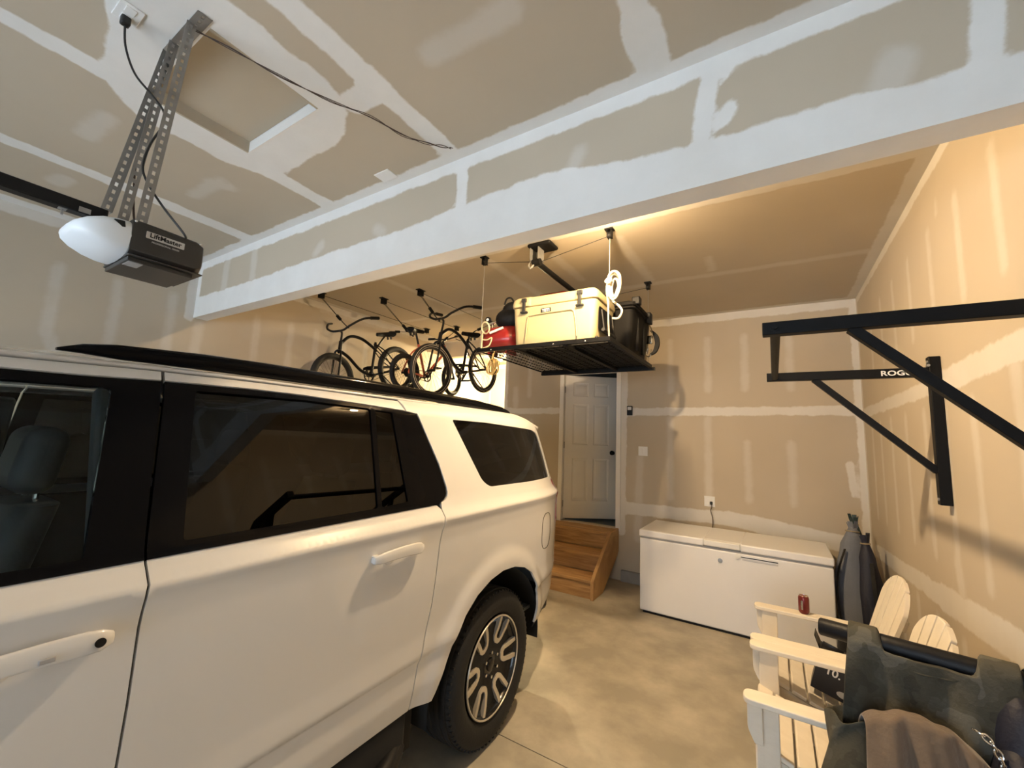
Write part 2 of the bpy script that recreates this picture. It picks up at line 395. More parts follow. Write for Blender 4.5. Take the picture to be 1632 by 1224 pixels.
drywall_plane('wall_back', (0, YB, 0), (1, 0, 0), (0, 0, 1), XL-.12, XR+.12, 0, H, b_mud, b_thin, (), [(DX0, DX1, DZ0, DZ1), (XL-.2, XA, -1, 3.10)], res=.03, coat=.72)
r_mud = [(5.5, 2.14, 3.15, 2.14, .045), (3.15, 2.14, 2.25, 2.17, .06), (2.25, 2.17, -2.9, 2.17, .055), (5.3, .84, 3.46, .95, .06), (3.46, .95, 2.5, 1.02, .075), (2.5, 1.02, -2.9, .95, .07), (5.5, 3.34, -2.9, 3.34, .045), (5.5, 3.3, 5.5, .3, .04), (1.7, 3.3, 1.7, 2.8, .05)]
r_thin = [(y, 3.0, y, 2.5, .034) for y in (2.33, 2.735, 3.165, 3.595, 4.025, 4.45, 4.87)] + [(y, 2.0, y, 1.18, .034) for y in (2.33, 2.76, 3.13, 3.5, 3.93, 4.36, 4.75, 5.1)] + [(y, 2.0, y, 1.15, .036) for y in (-2.1, -1.7, -1.3, -.9, -.5, -.1, .31, .72, 1.13, 1.53, 1.94)] + [(y, 3.0, y, 2.4, .036) for y in (-1.7, -.9, -.1, .72, 1.53, 1.94)] + [(2.33, 2.13, 2.32, 1.82, .044), (3.14, 1.2, 3.11, 1.02, .05), (2.99, 3.12, 2.99, 3.05, .019)] + [(y, .8, y, .3, .036) for y in (2.3, 2.75, 3.15, 3.55, 3.96, 4.4)]
drywall_plane('wall_right', (XR, 0, 0), (0, 1, 0), (0, 0, 1), YF, YB+.1, 0, H, r_mud, r_thin, (), (), res=.035, flip=True)
l_mud = [(-2.9, 3.33, 6.9, 3.33, .05), (1.70, 3.3, 1.70, 2.8, .045), (-2.9, 2.15, 6.9, 2.15, .05), (6.93, 3.1, 6.93, .3, .04)]
l_thin = [(y, 2.97, y, 2.42, .036) for y in (.35, .78, 1.15, 1.55, 2.33, 2.72, 3.05, 3.45, 3.81, 4.22, 4.63, 5.05, 5.9, 6.35)] + [(1.79, 2.73, 1.78, 2.4, .042), (.8, 2.4, .84, 2.28, .034), (3.09, 3.27, 4.58, 3.27, .03)] + [(y, 2.0, y, 1.2, .036) for y in (2.3, 2.7, 3.1, 3.5, 3.9, 4.3, 4.7, 5.1, 5.9, 6.3)]
drywall_plane('wall_left', (XL, 0, 0), (0, 1, 0), (0, 0, 1), YF, YA, 0, H, l_mud, l_thin, (), (), res=.04)
# alcove in the back left corner
drywall_plane('wall_alcove', (0, YA, 0), (1, 0, 0), (0, 0, 1), XL-.1, XA+.1, 0, H, [(-4.8, 3.17, -3.6, 3.17, .05), (-4.8, 2.2, -3.6, 2.2, .05)], [(-4.35, 3.0, -4.35, 2.3, .04), (-3.93, 3.0, -3.93, 1.2, .04)], res=.04)
drywall_plane('wall_alcove_side', (XA, 0, 0), (0, 1, 0), (0, 0, 1), YB+.1, YA, 0, H, [], [], res=.08, flip=True)
drywall_plane('ceiling_alcove', (0, 0, ZA), (1, 0, 0), (0, 1, 0), XL, XA, YB+.11, YA, [], [(-4.4, 5.7, -4.4, 6.9, .05)], res=.08, flip=True, thick=.08)
# garage door wall behind the camera, with the big open doorway
GX0, GX1, GZ = -4.45, .40, 2.35
drywall_plane('wall_front', (0, YF, 0), (1, 0, 0), (0, 0, 1), XL-.12, XR+.12, 0, H, [(-4.8, 2.6, .7, 2.6, .06)], [], (), [(GX0, GX1, -1, GZ)], res=.1, flip=True)
b = MB(); b.bb(GX0-.09, GX0, YF-.02, YF+.14, 0, GZ+.09); b.bb(GX1, GX1+.09, YF-.02, YF+.14, 0, GZ+.09); b.bb(GX0-.09, GX1+.09, YF-.02, YF+.14, GZ, GZ+.09)
struct(b.build('trim_1', 'trim', bevel=.004))
# floor: two pours with a sawn joint
b = MB(); b.bb(XL-.1, XR+.1, YF-.1, 2.306, -.12, 0); b.bb(XL-.1, XR+.1, 2.312, YA+.1, -.12, 0); b.bb(XL-.1, XR+.1, 2.306, 2.312, -.12, -.02)
struct(b.build('floor', 'concrete', smooth=0))
b = MB(); b.bb(-14, 10, -18, YF-.1, -.14, -.02); struct(b.build('floor_driveway', 'drive', smooth=0))
b = MB(); b.bb(-1.70, XR-.02, YB-.045, YB+.01, 0, .135); b.bb(XA, -2.72, YB-.045, YB+.01, 0, .135); struct(b.build('baseboard_back', 'curb', bevel=.006))
b = MB(); b.bb(XR-.04, XR+.01, -2.9, YB-.05, 0, .135); struct(b.build('baseboard_right', 'curb', bevel=.006))

# floor stains live in the concrete material
nt = M['concrete'].node_tree; pb = nt.nodes['Principled BSDF']; src = pb.inputs['Base Color'].links[0].from_socket
tcn = nd(nt, 'ShaderNodeTexCoord'); n4 = nd(nt, 'ShaderNodeTexNoise'); n4.inputs['Scale'].default_value = 2.6; n4.inputs['Detail'].default_value = 8; n4.inputs['Roughness'].default_value = .6
nt.links.new(tcn.outputs['Object'], n4.inputs['Vector'])
r4 = nd(nt, 'ShaderNodeMapRange'); r4.inputs['From Min'].default_value = .40; r4.inputs['From Max'].default_value = .66; r4.inputs['To Min'].default_value = .72; r4.inputs['To Max'].default_value = 1.05
nt.links.new(n4.outputs['Fac'], r4.inputs['Value'])
mm = nd(nt, 'ShaderNodeMix', data_type='RGBA', blend_type='MULTIPLY'); mm.inputs[0].default_value = 1
nt.links.new(src, mm.inputs[6]); nt.links.new(r4.outputs[0], mm.inputs[7]); nt.links.new(mm.outputs[2], pb.inputs['Base Color'])

# ---------------------------------------------------------------- attic hatch
hx0, hx1, hy0, hy1 = HATCH
b = MB(); t = .012; z1 = H+.085
b.bb(hx0, hx1, hy0, hy0+t, H-.001, z1); b.bb(hx0, hx1, hy1-t, hy1, H-.001, z1)
struct(b.build('trim_2', 'trim', smooth=0))
b = MB(); b.bb(hx0, hx0+t, hy0+t, hy1-t, H-.001, z1); b.bb(hx1-t, hx1, hy0+t, hy1-t, H-.001, z1); struct(b.build('trim_4', 'paper', smooth=0))
me_h = MB(); me_h.bb(hx0+.017, hx1-.017, hy0+.015, hy1-.015, H+.062, H+.08)
tag(me_h.build('attic_hatch', 'paper', smooth=0), 'square drywall attic access panel set into the ceiling behind the opener bracket', 'hatch')

# ---------------------------------------------------------------- house door, casing, dark hall beyond
b = MB(); w = .058
b.bb(DX0-w, DX0+.004, YB-.018, YB+.12, DZ0-.03, DZ1+w); b.bb(DX1-.004, DX1+w, YB-.018, YB+.12, DZ0-.03, DZ1+w); b.bb(DX0-w, DX1+w, YB-.019, YB+.12, DZ1-.004, DZ1+w)
struct(b.build('trim_3', 'trim', bevel=.004))
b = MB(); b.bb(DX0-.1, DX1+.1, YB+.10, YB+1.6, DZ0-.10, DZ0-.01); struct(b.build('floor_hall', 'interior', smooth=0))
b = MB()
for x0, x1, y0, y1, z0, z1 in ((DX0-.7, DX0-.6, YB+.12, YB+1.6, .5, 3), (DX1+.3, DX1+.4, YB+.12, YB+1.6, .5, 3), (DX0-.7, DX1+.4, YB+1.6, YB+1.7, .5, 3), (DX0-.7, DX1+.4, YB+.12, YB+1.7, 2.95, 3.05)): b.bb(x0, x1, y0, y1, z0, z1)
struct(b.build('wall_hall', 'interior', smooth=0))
dr = thing('door_1', 'white six panel house door standing slightly ajar above the wooden steps', 'door', (DX0+.012, YB+.035, DZ0+.025), (0, 0, math.radians(37))); dr['kind'] = 'structure'
dw, dh, dt = .765, 2.035, .035
def door_face(sgn):
    bm = MB(); xs = [0, .115, .345, .42, .65, dw]; zs = [0, .24, .84, 1.03, 1.62, 1.73, 1.93, dh]
    pan = {(1, 1), (3, 1), (1, 3), (3, 3), (1, 5), (3, 5)}
    y = 0 if sgn < 0 else dt
    for i in range(5):
        for j in range(7):
            x0, x1, z0, z1 = xs[i], xs[i+1], zs[j], zs[j+1]
            if (i, j) in pan:
                lv = [(0, 0), (.012, .008), (.030, .009), (.052, .002)]
                for (a, da), (c, dc) in zip(lv, lv[1:]):
                    o = [(x0+a, y-sgn*da, z0+a), (x1-a, y-sgn*da, z0+a), (x1-a, y-sgn*da, z1-a), (x0+a, y-sgn*da, z1-a)]
                    n = [(x0+c, y-sgn*dc, z0+c), (x1-c, y-sgn*dc, z0+c), (x1-c, y-sgn*dc, z1-c), (x0+c, y-sgn*dc, z1-c)]
                    bm._add(o+n, [(k, (k+1) % 4, 4+(k+1) % 4, 4+k) for k in range(4)])
                bm._add(n, [(0, 1, 2, 3)])
            else: bm._add([(x0, y, z0), (x1, y, z0), (x1, y, z1), (x0, y, z1)], [(0, 1, 2, 3)])
    return bm
bm = door_face(-1); o2 = door_face(1)
tmp = bpy.data.meshes.new('t'); o2.bm.to_mesh(tmp); bm.bm.from_mesh(tmp); bpy.data.meshes.remove(tmp)
for x0, x1, z0, z1 in ((0, 0, 0, dh), (dw, dw, 0, dh)): bm._add([(x0, 0, z0), (x0, dt, z0), (x0, dt, z1), (x0, 0, z1)], [(0, 1, 2, 3)])
for z in (0, dh): bm._add([(0, 0, z), (dw, 0, z), (dw, dt, z), (0, dt, z)], [(0, 1, 2, 3)])
bmesh.ops.remove_doubles(bm.bm, verts=bm.bm.verts, dist=.0002)
bm.build('door_leaf', 'door', dr, smooth=20)
b = MB(); b.lathe([(.0, -.001), (.033, -.001), (.033, .006), (.012, .010), (.012, .03), (.024, .036), (.028, .048), (.022, .060), (.0, .063)], plane_M((dw-.065, 0, .93), (1, 0, 0), (0, -1, 0)), 24)
b.build('door_knob', 'steelblack', dr, label='dark bronze round door knob')
b = MB()
for z in (.2, 1.02, 1.82): b.cyl((-.006, -.006, z-.045), (-.006, -.006, z+.045), .007, n=10)
b.build('hinge', 'zinc', dr)

# ---------------------------------------------------------------- wooden steps
st = thing('wooden_steps', 'three step pine stair with closed risers below the white door', 'steps', (-2.2, 4.65, 0))
sx0, sx1 = -.50, .462; rise, run = .208, .292
for i in range(3):
    b = MB(); b.bb(sx0+.038, sx1-.04, i*run-.012, i*run+run*.5+.002, (i+1)*rise-.036, (i+1)*rise); b.bb(sx0+.038, sx1-.04, i*run+run*.5+.008, (i+1)*run+.0, (i+1)*rise-.036, (i+1)*rise)
    b.build('tread', 'pine', st, bevel=.004)
    b = MB(); b.bb(sx0+.038, sx1-.04, i*run+.012, i*run+.034, i*rise, (i+1)*rise-.036); b.build('riser', 'pine', st, bevel=.002)
for x in (sx0, sx1-.038):
    b = MB(); b.prism([(-.02, 0), (-.02, .20), (.10, .30), (.56, .628), (.872, .640), (.872, .36), (.80, .30), (.29, 0)], 0, .038, plane_M((x, 0, 0), (0, 1, 0), (1, 0, 0)))
    b.build('stringer', 'pineside', st, bevel=.004)

# ---------------------------------------------------------------- chest freezer
fz = thing('chest_freezer', 'long white chest freezer standing against the back wall', 'freezer', (-.42, 4.665, 0), (0, 0, math.radians(-.6)))
L2 = .825
b = MB(); b.bb(-L2, L2, 0, .70, .025, .748); b.build('cabinet', 'white', fz, bevel=.012, seg=3)
b = MB(); b.bb(-L2+.03, L2-.03, .02, .68, .0, .03); b.build('base', 'satinblack', fz)
b = MB(); b.bb(-L2-.006, -.20, -.012, .71, .765, .835); b.bb(.12, L2+.006, -.012, .71, .765, .835); b.bb(-.21, .13, .022, .71, .765, .835)
b.build('lid', 'white', fz, bevel=.014, seg=3)
b = MB(); b.bb(-L2+.01, L2-.01, .006, .69, .745, .768); b.build('gasket', 'greyplastic', fz)
b = MB(); b.bb(-.20, .12, -.020, .026, .775, .832); b.build('lid_handle', 'whiteplastic', fz, bevel=.01, seg=3)
b = MB(); b.lathe([(0, 0), (.020, 0), (.020, .006), (.0, .007)], plane_M((-.055, 0, .655), (1, 0, 0), (0, -1, 0)), 20); b.build('badge', 'zinc', fz, label='round grey badge')
b = MB(); b.lathe([(0, 0), (.024, 0), (.024, .012), (.010, .014), (.0, .014)], plane_M((.095, 0, .722), (1, 0, 0), (0, -1, 0)), 20); b.build('lock', 'whiteplastic', fz)
b = MB(); b.bb(.125, .42, -.004, .002, .716, .722); b.build('trim_strip', 'satinblack', fz)
b = MB(); b.bb(.135, .42, -.003, .002, .690, .706); b.build('nameplate', 'silver', fz)

# ---------------------------------------------------------------- plates and controls on walls and ceiling
def plate(name, c, n, x, w, h, label, cat, slots=True, m='whiteplastic'):
    t = thing(name, label, cat, c); Mx = plane_M((0, 0, 0), x, n)
    b = MB(); b.prism([(-w/2, -h/2), (w/2, -h/2), (w/2, h/2), (-w/2, h/2)], 0, .006, Mx); b.build('cover_plate', m, t, bevel=.002)
    return t, Mx
t, Mx = plate('light_switch', (-1.432, YB, 1.644), (0, -1, 0), (1, 0, 0), .118, .118, 'white two gang wall switch plate right of the house door', 'switch')
for x in (-.024, .024):
    b = MB(); b.prism([(x-.016, -.033), (x+.016, -.033), (x+.016, .033), (x-.016, .033)], .005, .010, Mx); b.build('rocker', 'whiteplastic', t, bevel=.002)
t, Mx = plate('wall_outlet', (-.66, YB, 1.10), (0, -1, 0), (1, 0, 0), .115, .118, 'white wall outlet above the chest freezer with a cord plugged in', 'outlet')
b = MB(); b.prism([(-.017, -.045), (.017, -.045), (.017, -.008), (-.017, -.008)], .005, .009, Mx); b.prism([(-.017, .008), (.017, .008), (.017, .045), (-.017, .045)], .005, .009, Mx); b.build('socket', 'whiteplastic', t, bevel=.003)
fc = thing('freezer_cord', 'dark power cord running from the wall outlet down to the freezer', 'cord', (-.64, YB-.02, 1.10))
b = MB(); b.tube(catmull([(0, 0, -.02), (.005, -.02, -.06), (-.005, -.03, -.10), (.012, -.025, -.17), (.015, -.03, -.23), (.012, -.04, -.29), (.01, -.035, -.36)]), .0045, 6); b.build('cable', 'browncord', fc)
b = MB(); b.box((0, -.012, -.015), (.028, .034, .034)); b.build('plug', 'blackcord', fc, bevel=.005)
kp = thing('opener_wall_control', 'small black wall control beside the house door', 'control', (-1.605, YB, 2.165))
b = MB(); b.bb(-.036, .036, -.024, 0, -.062, .062); b.build('housing', 'satinblack', kp, bevel=.006)
b = MB(); b.bb(-.026, .026, -.028, -.02, .008, .05); b.build('button', 'silver', kp, bevel=.004, label='pale grey push button')
t, Mx = plate('ceiling_cover_plate', (-2.03, 1.628, H), (0, 0, -1), (1, 0, 0), .125, .085, 'small blank white cover plate on the ceiling near the beam', 'cover plate')
t, Mx = plate('ceiling_outlet', (-2.125, .40, H), (0, 0, -1), (1, 0, 0), .115, .075, 'white ceiling outlet with a black plug above the opener', 'outlet')
b = MB(); b.prism([(-.045, -.017), (-.008, -.017), (-.008, .017), (-.045, .017)], .005, .009, Mx); b.prism([(.008, -.017), (.045, -.017), (.045, .017), (.008, .017)], .005, .009, Mx); b.build('socket', 'whiteplastic', t, bevel=.003)

# ---------------------------------------------------------------- the white SUV (nose towards the garage door)
car = thing('car', 'large white sport utility vehicle with black roof rails and tinted windows, filling the left side', 'car', (-2.43, 2.2, 0), (0, 0, math.radians(1.25)))
PZ = [.0, .30, .45, .52, .60, .695, .720, .735, .75, .83, .95, 1.05, 1.15, 1.24, 1.29, 1.320, 1.336, 1.385, 1.42, 1.85, 1.89, 1.95, 2.0]
PX = [.90, .93, .965, .985, 1.000, 1.003, 1.005, 1.016, 1.0175, 1.014, 1.020, 1.024, 1.025, 1.025, 1.029, 1.037, 1.040, .993, .977, .842, .814, .725, .6]
zz = np.linspace(0, 2, 401); xx = np.interp(zz, PZ, PX); kz = np.exp(-np.linspace(-2, 2, 3)**2*.4); kz /= kz.sum()
xx = np.convolve(np.pad(xx, 1, 'edge'), kz, 'valid')
def ss(a, b, x):
    t = min(max((x-a)/(b-a), 0), 1); return t*t*(3-2*t)
def S(y, z):
    x = float(np.interp(z, zz, xx))
    if y > .3: x -= .115*((y-.3)/.7)**2.6*(1 if z < 1.4 else 1.0)
    if y < -3.6: x -= .30*min(1., (-3.6-y)/1.0)**2
    for yc in (0, -3.41):
        r = math.hypot(y-yc, z-.415)
        if z < 1.1: x += .020*(1-ss(.575, .685, r))*ss(.30, .5, z)
    return x
def inside(p, P):
    x, y = p; c = False; n = len(P)
    for i in range(n):
        (x0, y0), (x1, y1) = P[i], P[(i+1) % n]
        if (y0 > y) != (y1 > y) and x < (x1-x0)*(y-y0)/(y1-y0)+x0: c = not c
    return c
def dist_edge(p, P):
    d = 9; n = len(P)
    for i in range(n):
        (x0, y0), (x1, y1) = P[i], P[(i+1) % n]; dx, dy = x1-x0, y1-y0
        t = min(max(((p[0]-x0)*dx+(p[1]-y0)*dy)/(dx*dx+dy*dy+1e-12), 0), 1); d = min(d, math.hypot(p[0]-x0-t*dx, p[1]-y0-t*dy))
    return d
def dens(P, h):
    out = []; n = len(P)
    for i in range(n):
        a, c = P[i], P[(i+1) % n]; k = max(1, int(math.hypot(c[0]-a[0], c[1]-a[1])/h))
        out += [(a[0]+(c[0]-a[0])*j/k, a[1]+(c[1]-a[1])*j/k) for j in range(k)]
    return out
def rnd(P, rad, k=5):
    """round the corners of polygon P; rad = one radius or one per corner"""
    out = []; n = len(P); rr = rad if hasattr(rad, '__len__') else [rad]*n
    for i in range(n):
        a, p, c = (Vector(P[i-1]), Vector(P[i]), Vector(P[(i+1) % n])); r = rr[i]
        if r <= 0: out.append(tuple(p)); continue
        u, v = (a-p), (c-p); r1 = min(r, u.length*.45, v.length*.45); q0 = p+u.normalized()*r1; q1 = p+v.normalized()*r1
        for j in range(k+1):
            t = j/k; out.append(tuple(q0*(1-t)**2+p*2*t*(1-t)+q1*t*t))
    return out
def panel(name, poly, holes, m, par, off=0., rim=.014, h=.028, side=1, fx=None, smooth_normals=True):
    fx = fx or S
    P = dens(poly, h); Hs = [dens(q, h) for q in holes]; pts = []; edges = []
    for R in [P]+Hs:
        b0 = len(pts); pts += [Vector(p) for p in R]; edges += [(b0+i, b0+(i+1) % len(R)) for i in range(len(R))]
    ys = [p[0] for p in poly]; zs_ = [p[1] for p in poly]
    y = min(ys)+h*.5
    while y < max(ys):
        z = min(zs_)+h*.5
        while z < max(zs_):
            p = (y, z)
            if inside(p, P) and not any(inside(p, q) for q in Hs) and dist_edge(p, P) > h*.45 and all(dist_edge(p, q) > h*.45 for q in Hs): pts.append(Vector(p))
            z += h
        y += h
    for zc in (1.326, 1.336, 1.345, .690, .715, .722, .735, .745):
        y = min(ys)+h*.3
        while y < max(ys):
            p = (y, zc)
            if inside(p, P) and not any(inside(p, q) for q in Hs) and dist_edge(p, P) > h*.3 and all(dist_edge(p, q) > h*.3 for q in Hs): pts.append(Vector(p))
            y += h
    pts = pts[:len(edges)]+[p for i, p in enumerate(pts[len(edges):]) ]
    vo, eo, fo, ov, oe, of = delaunay_2d_cdt(pts, edges, [], 1, 1e-5)
    fo = [f for f in fo if not any(inside(((vo[f[0]].x+vo[f[1]].x+vo[f[2]].x)/3, (vo[f[0]].y+vo[f[1]].y+vo[f[2]].y)/3), q) for q in Hs)]
    fo = [f for f in fo if inside(((vo[f[0]].x+vo[f[1]].x+vo[f[2]].x)/3, (vo[f[0]].y+vo[f[1]].y+vo[f[2]].y)/3), P)]
    def nrm(y, z):
        e = .004; a = V(fx(y+e, z)-fx(y-e, z), 2*e, 0); c = V(fx(y, z+e)-fx(y, z-e), 0, 2*e); n = a.cross(c).normalized()
        return n if n.x > 0 else -n
    vs, ns = [], []
    for v in vo:
        n = nrm(v.x, v.y); q = V(fx(v.x, v.y), v.x, v.y)+n*off; vs.append(V(q.x*side, q.y, q.z)); ns.append(V(n.x*side, n.y, n.z))
    fs = []
    for f in fo:
        a, c, d = (vs[i] for i in f); fs.append(tuple(f) if (c-a).cross(d-a).x*side > 0 else tuple(reversed(f)))
    cnt = {}
    for f in fs:
        for i in range(len(f)):
            e = (f[i], f[(i+1) % len(f)]); cnt[tuple(sorted(e))] = cnt.get(tuple(sorted(e)), []) + [e]
    nt_ = len(fs)
    for k_, l in cnt.items():
        if len(l) == 1:
            a, c = l[0]; b0 = len(vs)
            vs += [vs[a], vs[c], vs[c]-ns[c]*rim, vs[a]-ns[a]*rim]; ns += [None]*4; fs.append((b0+1, b0, b0+3, b0+2))
    me = bpy.data.meshes.new(name); me.from_pydata(vs, [], fs); me.update(); me.shade_smooth()
    cn = []
    for p in me.polygons:
        for vi in p.vertices: cn.append(tuple(ns[vi]) if p.index < nt_ and ns[vi] is not None else tuple(p.normal))
    me.normals_split_custom_set(cn)
    return link(name, me, m, par, smooth=0)

BCUT = [(-1.772, .52), (-1.765, .75), (-1.760, .921), (-1.758, 1.066), (-1.758, 1.242), (-1.753, 1.341), (-1.752, 1.392)]
RCUT = [(-.574, 1.379), (-.606, 1.216), (-.628, .962), (-.683, .705), (-.696, .613), (-.702, .515)]
ARCH = [(-.560, .49), (-.530, .56), (-.495, .640), (-.442, .735), (-.37, .82), (-.27, .895), (-.15, .942), (-.02, .962), (.12, .953), (.25, .918), (.36, .860), (.44, .775), (.492, .68), (.515, .573), (.512, .48)]
g = .0032
def sh(P, d): return [(y+d, z) for y, z in P]
door_front = [(-2.86, .52)] + sh(BCUT, -g) + [(-2.86, 1.388)]
door_rear = [RCUT[-1]] + list(reversed([])) 
door_rear = sh(BCUT[:1], g) + [(-.702-g, .515)] + list(reversed(sh(RCUT[:-1], -g))) + [(-.605, 1.404)] + list(reversed(sh(BCUT[1:], g)))
quarter = sh(RCUT[-1:], g) + ARCH + [(.70, .52), (.885, .573), (1.0, .72), (.985, .95), (.965, 1.12), (.945, 1.376), (.915, 1.46), (.885, 1.60), (.868, 1.69), (.82, 1.81), (.775, 1.850), (.5, 1.917), (.2, 1.919), (-.2, 1.919), (-.711+g, 1.918), (-.702+g, 1.861), (-.625, 1.852), (-.523, 1.594), (-.496, 1.48), (-.494, 1.455), (-.503, 1.433), (-.52, 1.42), (-.560, 1.409)] + sh(RCUT[:-1], g)
DGL = rnd([(-.345, 1.838), (.0, 1.838), (.3, 1.828), (.66, 1.815), (.775, 1.790), (.815, 1.70), (.845, 1.58), (.858, 1.452), (.4, 1.447), (-.10, 1.450), (-.165, 1.49), (-.26, 1.672)], [.02, 0, 0, 0, .05, 0, 0, .02, 0, .06, .03, 0])
fr_trim = [(-2.82, 1.391), (-1.752-g, 1.395), (-1.714-g, 1.876), (-1.892, 1.867), (-2.03, 1.864), (-2.2, 1.848), (-2.82, 1.44)]
fr_glass = rnd([(-2.72, 1.42), (-1.868, 1.418), (-1.831, 1.842), (-2.03, 1.838), (-2.2, 1.82), (-2.72, 1.47)], [.02, .01, .015, 0, .02, .02])
rr_trim = [(-1.752+g, 1.395), (-.64, 1.400), (-.575, 1.406), (-.530, 1.424), (-.508, 1.446), (-.503, 1.475), (-.530, 1.594), (-.632, 1.850), (-.705, 1.860), (-.98, 1.872), (-1.257, 1.881), (-1.45, 1.882), (-1.711+g, 1.876)]
rr_glass = rnd([(-1.665, 1.424), (-.962, 1.428), (-.932, 1.856), (-1.25, 1.864), (-1.630, 1.858)], .012)
rq_glass = rnd([(-.938, 1.430), (-.782, 1.436), (-.800, 1.846), (-.905, 1.852)], .008)
fr_top = [(-2.25, 1.842), (-2.03, 1.867), (-1.892, 1.870), (-1.714-g, 1.879), (-1.706-g, 1.907), (-2.03, 1.893), (-2.28, 1.867)]
rr_top = [(-1.711+g, 1.879), (-1.45, 1.885), (-1.257, 1.884), (-.98, 1.875), (-.706-g, 1.863), (-.714-g, 1.910), (-1.1, 1.913), (-1.435, 1.911), (-1.704+g, 1.907)]
FA = [(y-3.41, z) for y, z in ARCH]
fender = [(-4.45, .50)] + [p for p in FA] + [(-2.90, .515), (-2.866, .52), (-2.866, 1.385), (-2.95, 1.385), (-3.4, 1.33), (-4.0, 1.27), (-4.42, 1.20), (-4.56, 1.05), (-4.58, .7)]
handles = {}
for side in (1, -1):
    fd = panel('front_door', door_front, [], 'paint', car, side=side)
    panel('window_frame', fr_trim, [fr_glass], 'glossblack', fd, off=-.003, side=side, h=.05)
    panel('window_glass', fr_glass, [], 'glass', fd, off=-.010, rim=.004, side=side, h=.05, smooth_normals=True)
    panel('roof_frame', fr_top, [], 'paint', fd, side=side)
    rd = panel('rear_door', door_rear, [], 'paint', car, side=side)
    panel('window_frame', rr_trim, [rr_glass, rq_glass], 'glossblack', rd, off=-.003, side=side, h=.05)
    panel('window_glass', rr_glass, [], 'tint', rd, off=-.009, rim=.004, side=side, h=.05)
    panel('quarter_glass', rq_glass, [], 'tint', rd, off=-.009, rim=.004, side=side, h=.05)
    panel('roof_frame', rr_top, [], 'paint', rd, side=side)
    qp = panel('rear_quarter_panel', quarter, [DGL], 'paint', car, side=side)
    panel('rear_side_glass', DGL, [], 'tint', qp, off=-.006, rim=.004, side=side, h=.05)
    panel('front_fender', fender, [], 'paint', car, side=side, h=.06)
    if side > 0:
        pts = [(.62+.088*math.copysign(abs(math.cos(a))**.7, math.cos(a)), 1.085+.125*math.copysign(abs(math.sin(a))**.7, math.sin(a))) for a in [2*PI*i/40 for i in range(40)]]
        b = MB(); b.tube([V(S(y, z)+.0005, y, z) for y, z in pts], .0022, 6, closed=True); b.build('fuel_door_seam', 'matteblack', qp)
    panel('belt_moulding', [(-1.752+g, 1.392), (-.60, 1.401), (-.575, 1.404), (-.59, 1.414), (-1.752+g, 1.409)], [], 'glossblack', car, off=.004, side=side, h=.04)
    panel('belt_moulding', [(-2.8, 1.389), (-1.752-g, 1.392), (-1.752-g, 1.409), (-2.8, 1.404)], [], 'glossblack', car, off=.004, side=side, h=.04)
    # door handles
    for y0, y1, z0, par, key in ((-1.03, -.745, 1.240, rd, 0), (-2.10, -1.812, 1.243, fd, 1)):
        b = MB(); xs = lambda y: S(y, z0)
        N = 12; rings = []
        for i in range(N+1):
            u = i/N; y = y0+(y1-y0)*u; ht = (.021+.007*u) if 0 < i < N else .014
            dd = .036 if 0 < i < N else .028; zc = z0+.006*math.sin(u*PI)
            if i in (1, N-1): ht *= .9
            x = xs(y)
            rings.append([V(side*(x+dd), y, zc-ht*.86), V(side*(x+dd+.002), y, zc), V(side*(x+dd-.002), y, zc+ht*.86), V(side*(x+dd-.010), y, zc+ht), V(side*(x+dd-.022), y, zc+ht*.5), V(side*(x+dd-.022), y, zc-ht*.5), V(side*(x+dd-.012), y, zc-ht)])
        b.ring(rings)
        for y in (y0+.022, y1-.045): b.box((side*(xs(y)+.008), y, z0), (.034, .05 if y > (y0+y1)/2 else .03, .028))
        hd = b.build('door_handle', 'paint', par, bevel=.003, smooth=60)
        b = MB(); yc = (y0+y1)/2-.02; b.ball((side*(xs(yc)-.022), yc-.02, z0-.018), .058, (.5, .85, .62), 20); b.build('handle_bowl', 'paint', par)
        if key and side > 0:
            b = MB(); b.lathe([(0, 0), (.010, 0), (.010, .003), (0, .003)], plane_M((xs(y1-.03)+.0385, y1-.028, z0+.001), (0, 1, 0), (1, 0, 0)), 20); b.build('key_lock', 'chrome', hd) if False else b.build('key_lock', 'satinblack', par)
            b = MB(); b.box((xs(y1-.115)+.040, y1-.112, z0-.004), (.005, .026, .011)); b.build('lock_button', 'greyplastic', par, bevel=.002)
    # hidden dark inner skins and wheel wells
    panel('inner_shell', [(-2.86, .50), (-.62, .50), (-.58, .66), (-.60, 1.37), (-2.86, 1.36)], [], 'matteblack', car, off=-.035, side=side, h=.1)
    b = MB(); b.bb(*sorted((side*.90, side*.975)), -2.9, -.70, .31, .515); b.build('rocker_panel', 'matteblack', car, bevel=.02)
    b = MB(); b.tube(catmull([(side*.93, -.72, .36), (side*1.0, -.86, .345), (side*1.01, -1.1, .34), (side*1.01, -2.4, .34), (side*1.0, -2.62, .345), (side*.93, -2.75, .36)], 4), .045, 10); b.build('running_board', 'satinblack', car)
    for yc in (0, -3.41):
        b = MB(); n = 24
        ang = [math.radians(-6+192*i/n) for i in range(n+1)]
        out = [V(side*.985, yc+.575*math.cos(a), .415+.535*math.sin(a)) for a in ang]; inn = [V(side*.55, yc+.575*math.cos(a), .415+.535*math.sin(a)) for a in ang]
        b._add(out+inn, [(i, i+1, n+2+i, n+1+i) for i in range(n)]); b._add(inn, [tuple(range(n+1))])
        b.build('wheel_well', 'matteblack', car, recalc=False)
    # black lower bumper corner and tail lamp
    panel('lower_bumper', [(.515, .440), (.72, .470), (.895, .530), (.985, .66), (.99, .715), (.884, .566), (.70, .513), (.515, .473)], [], 'satinblack', car, off=-.006, side=side, h=.04)
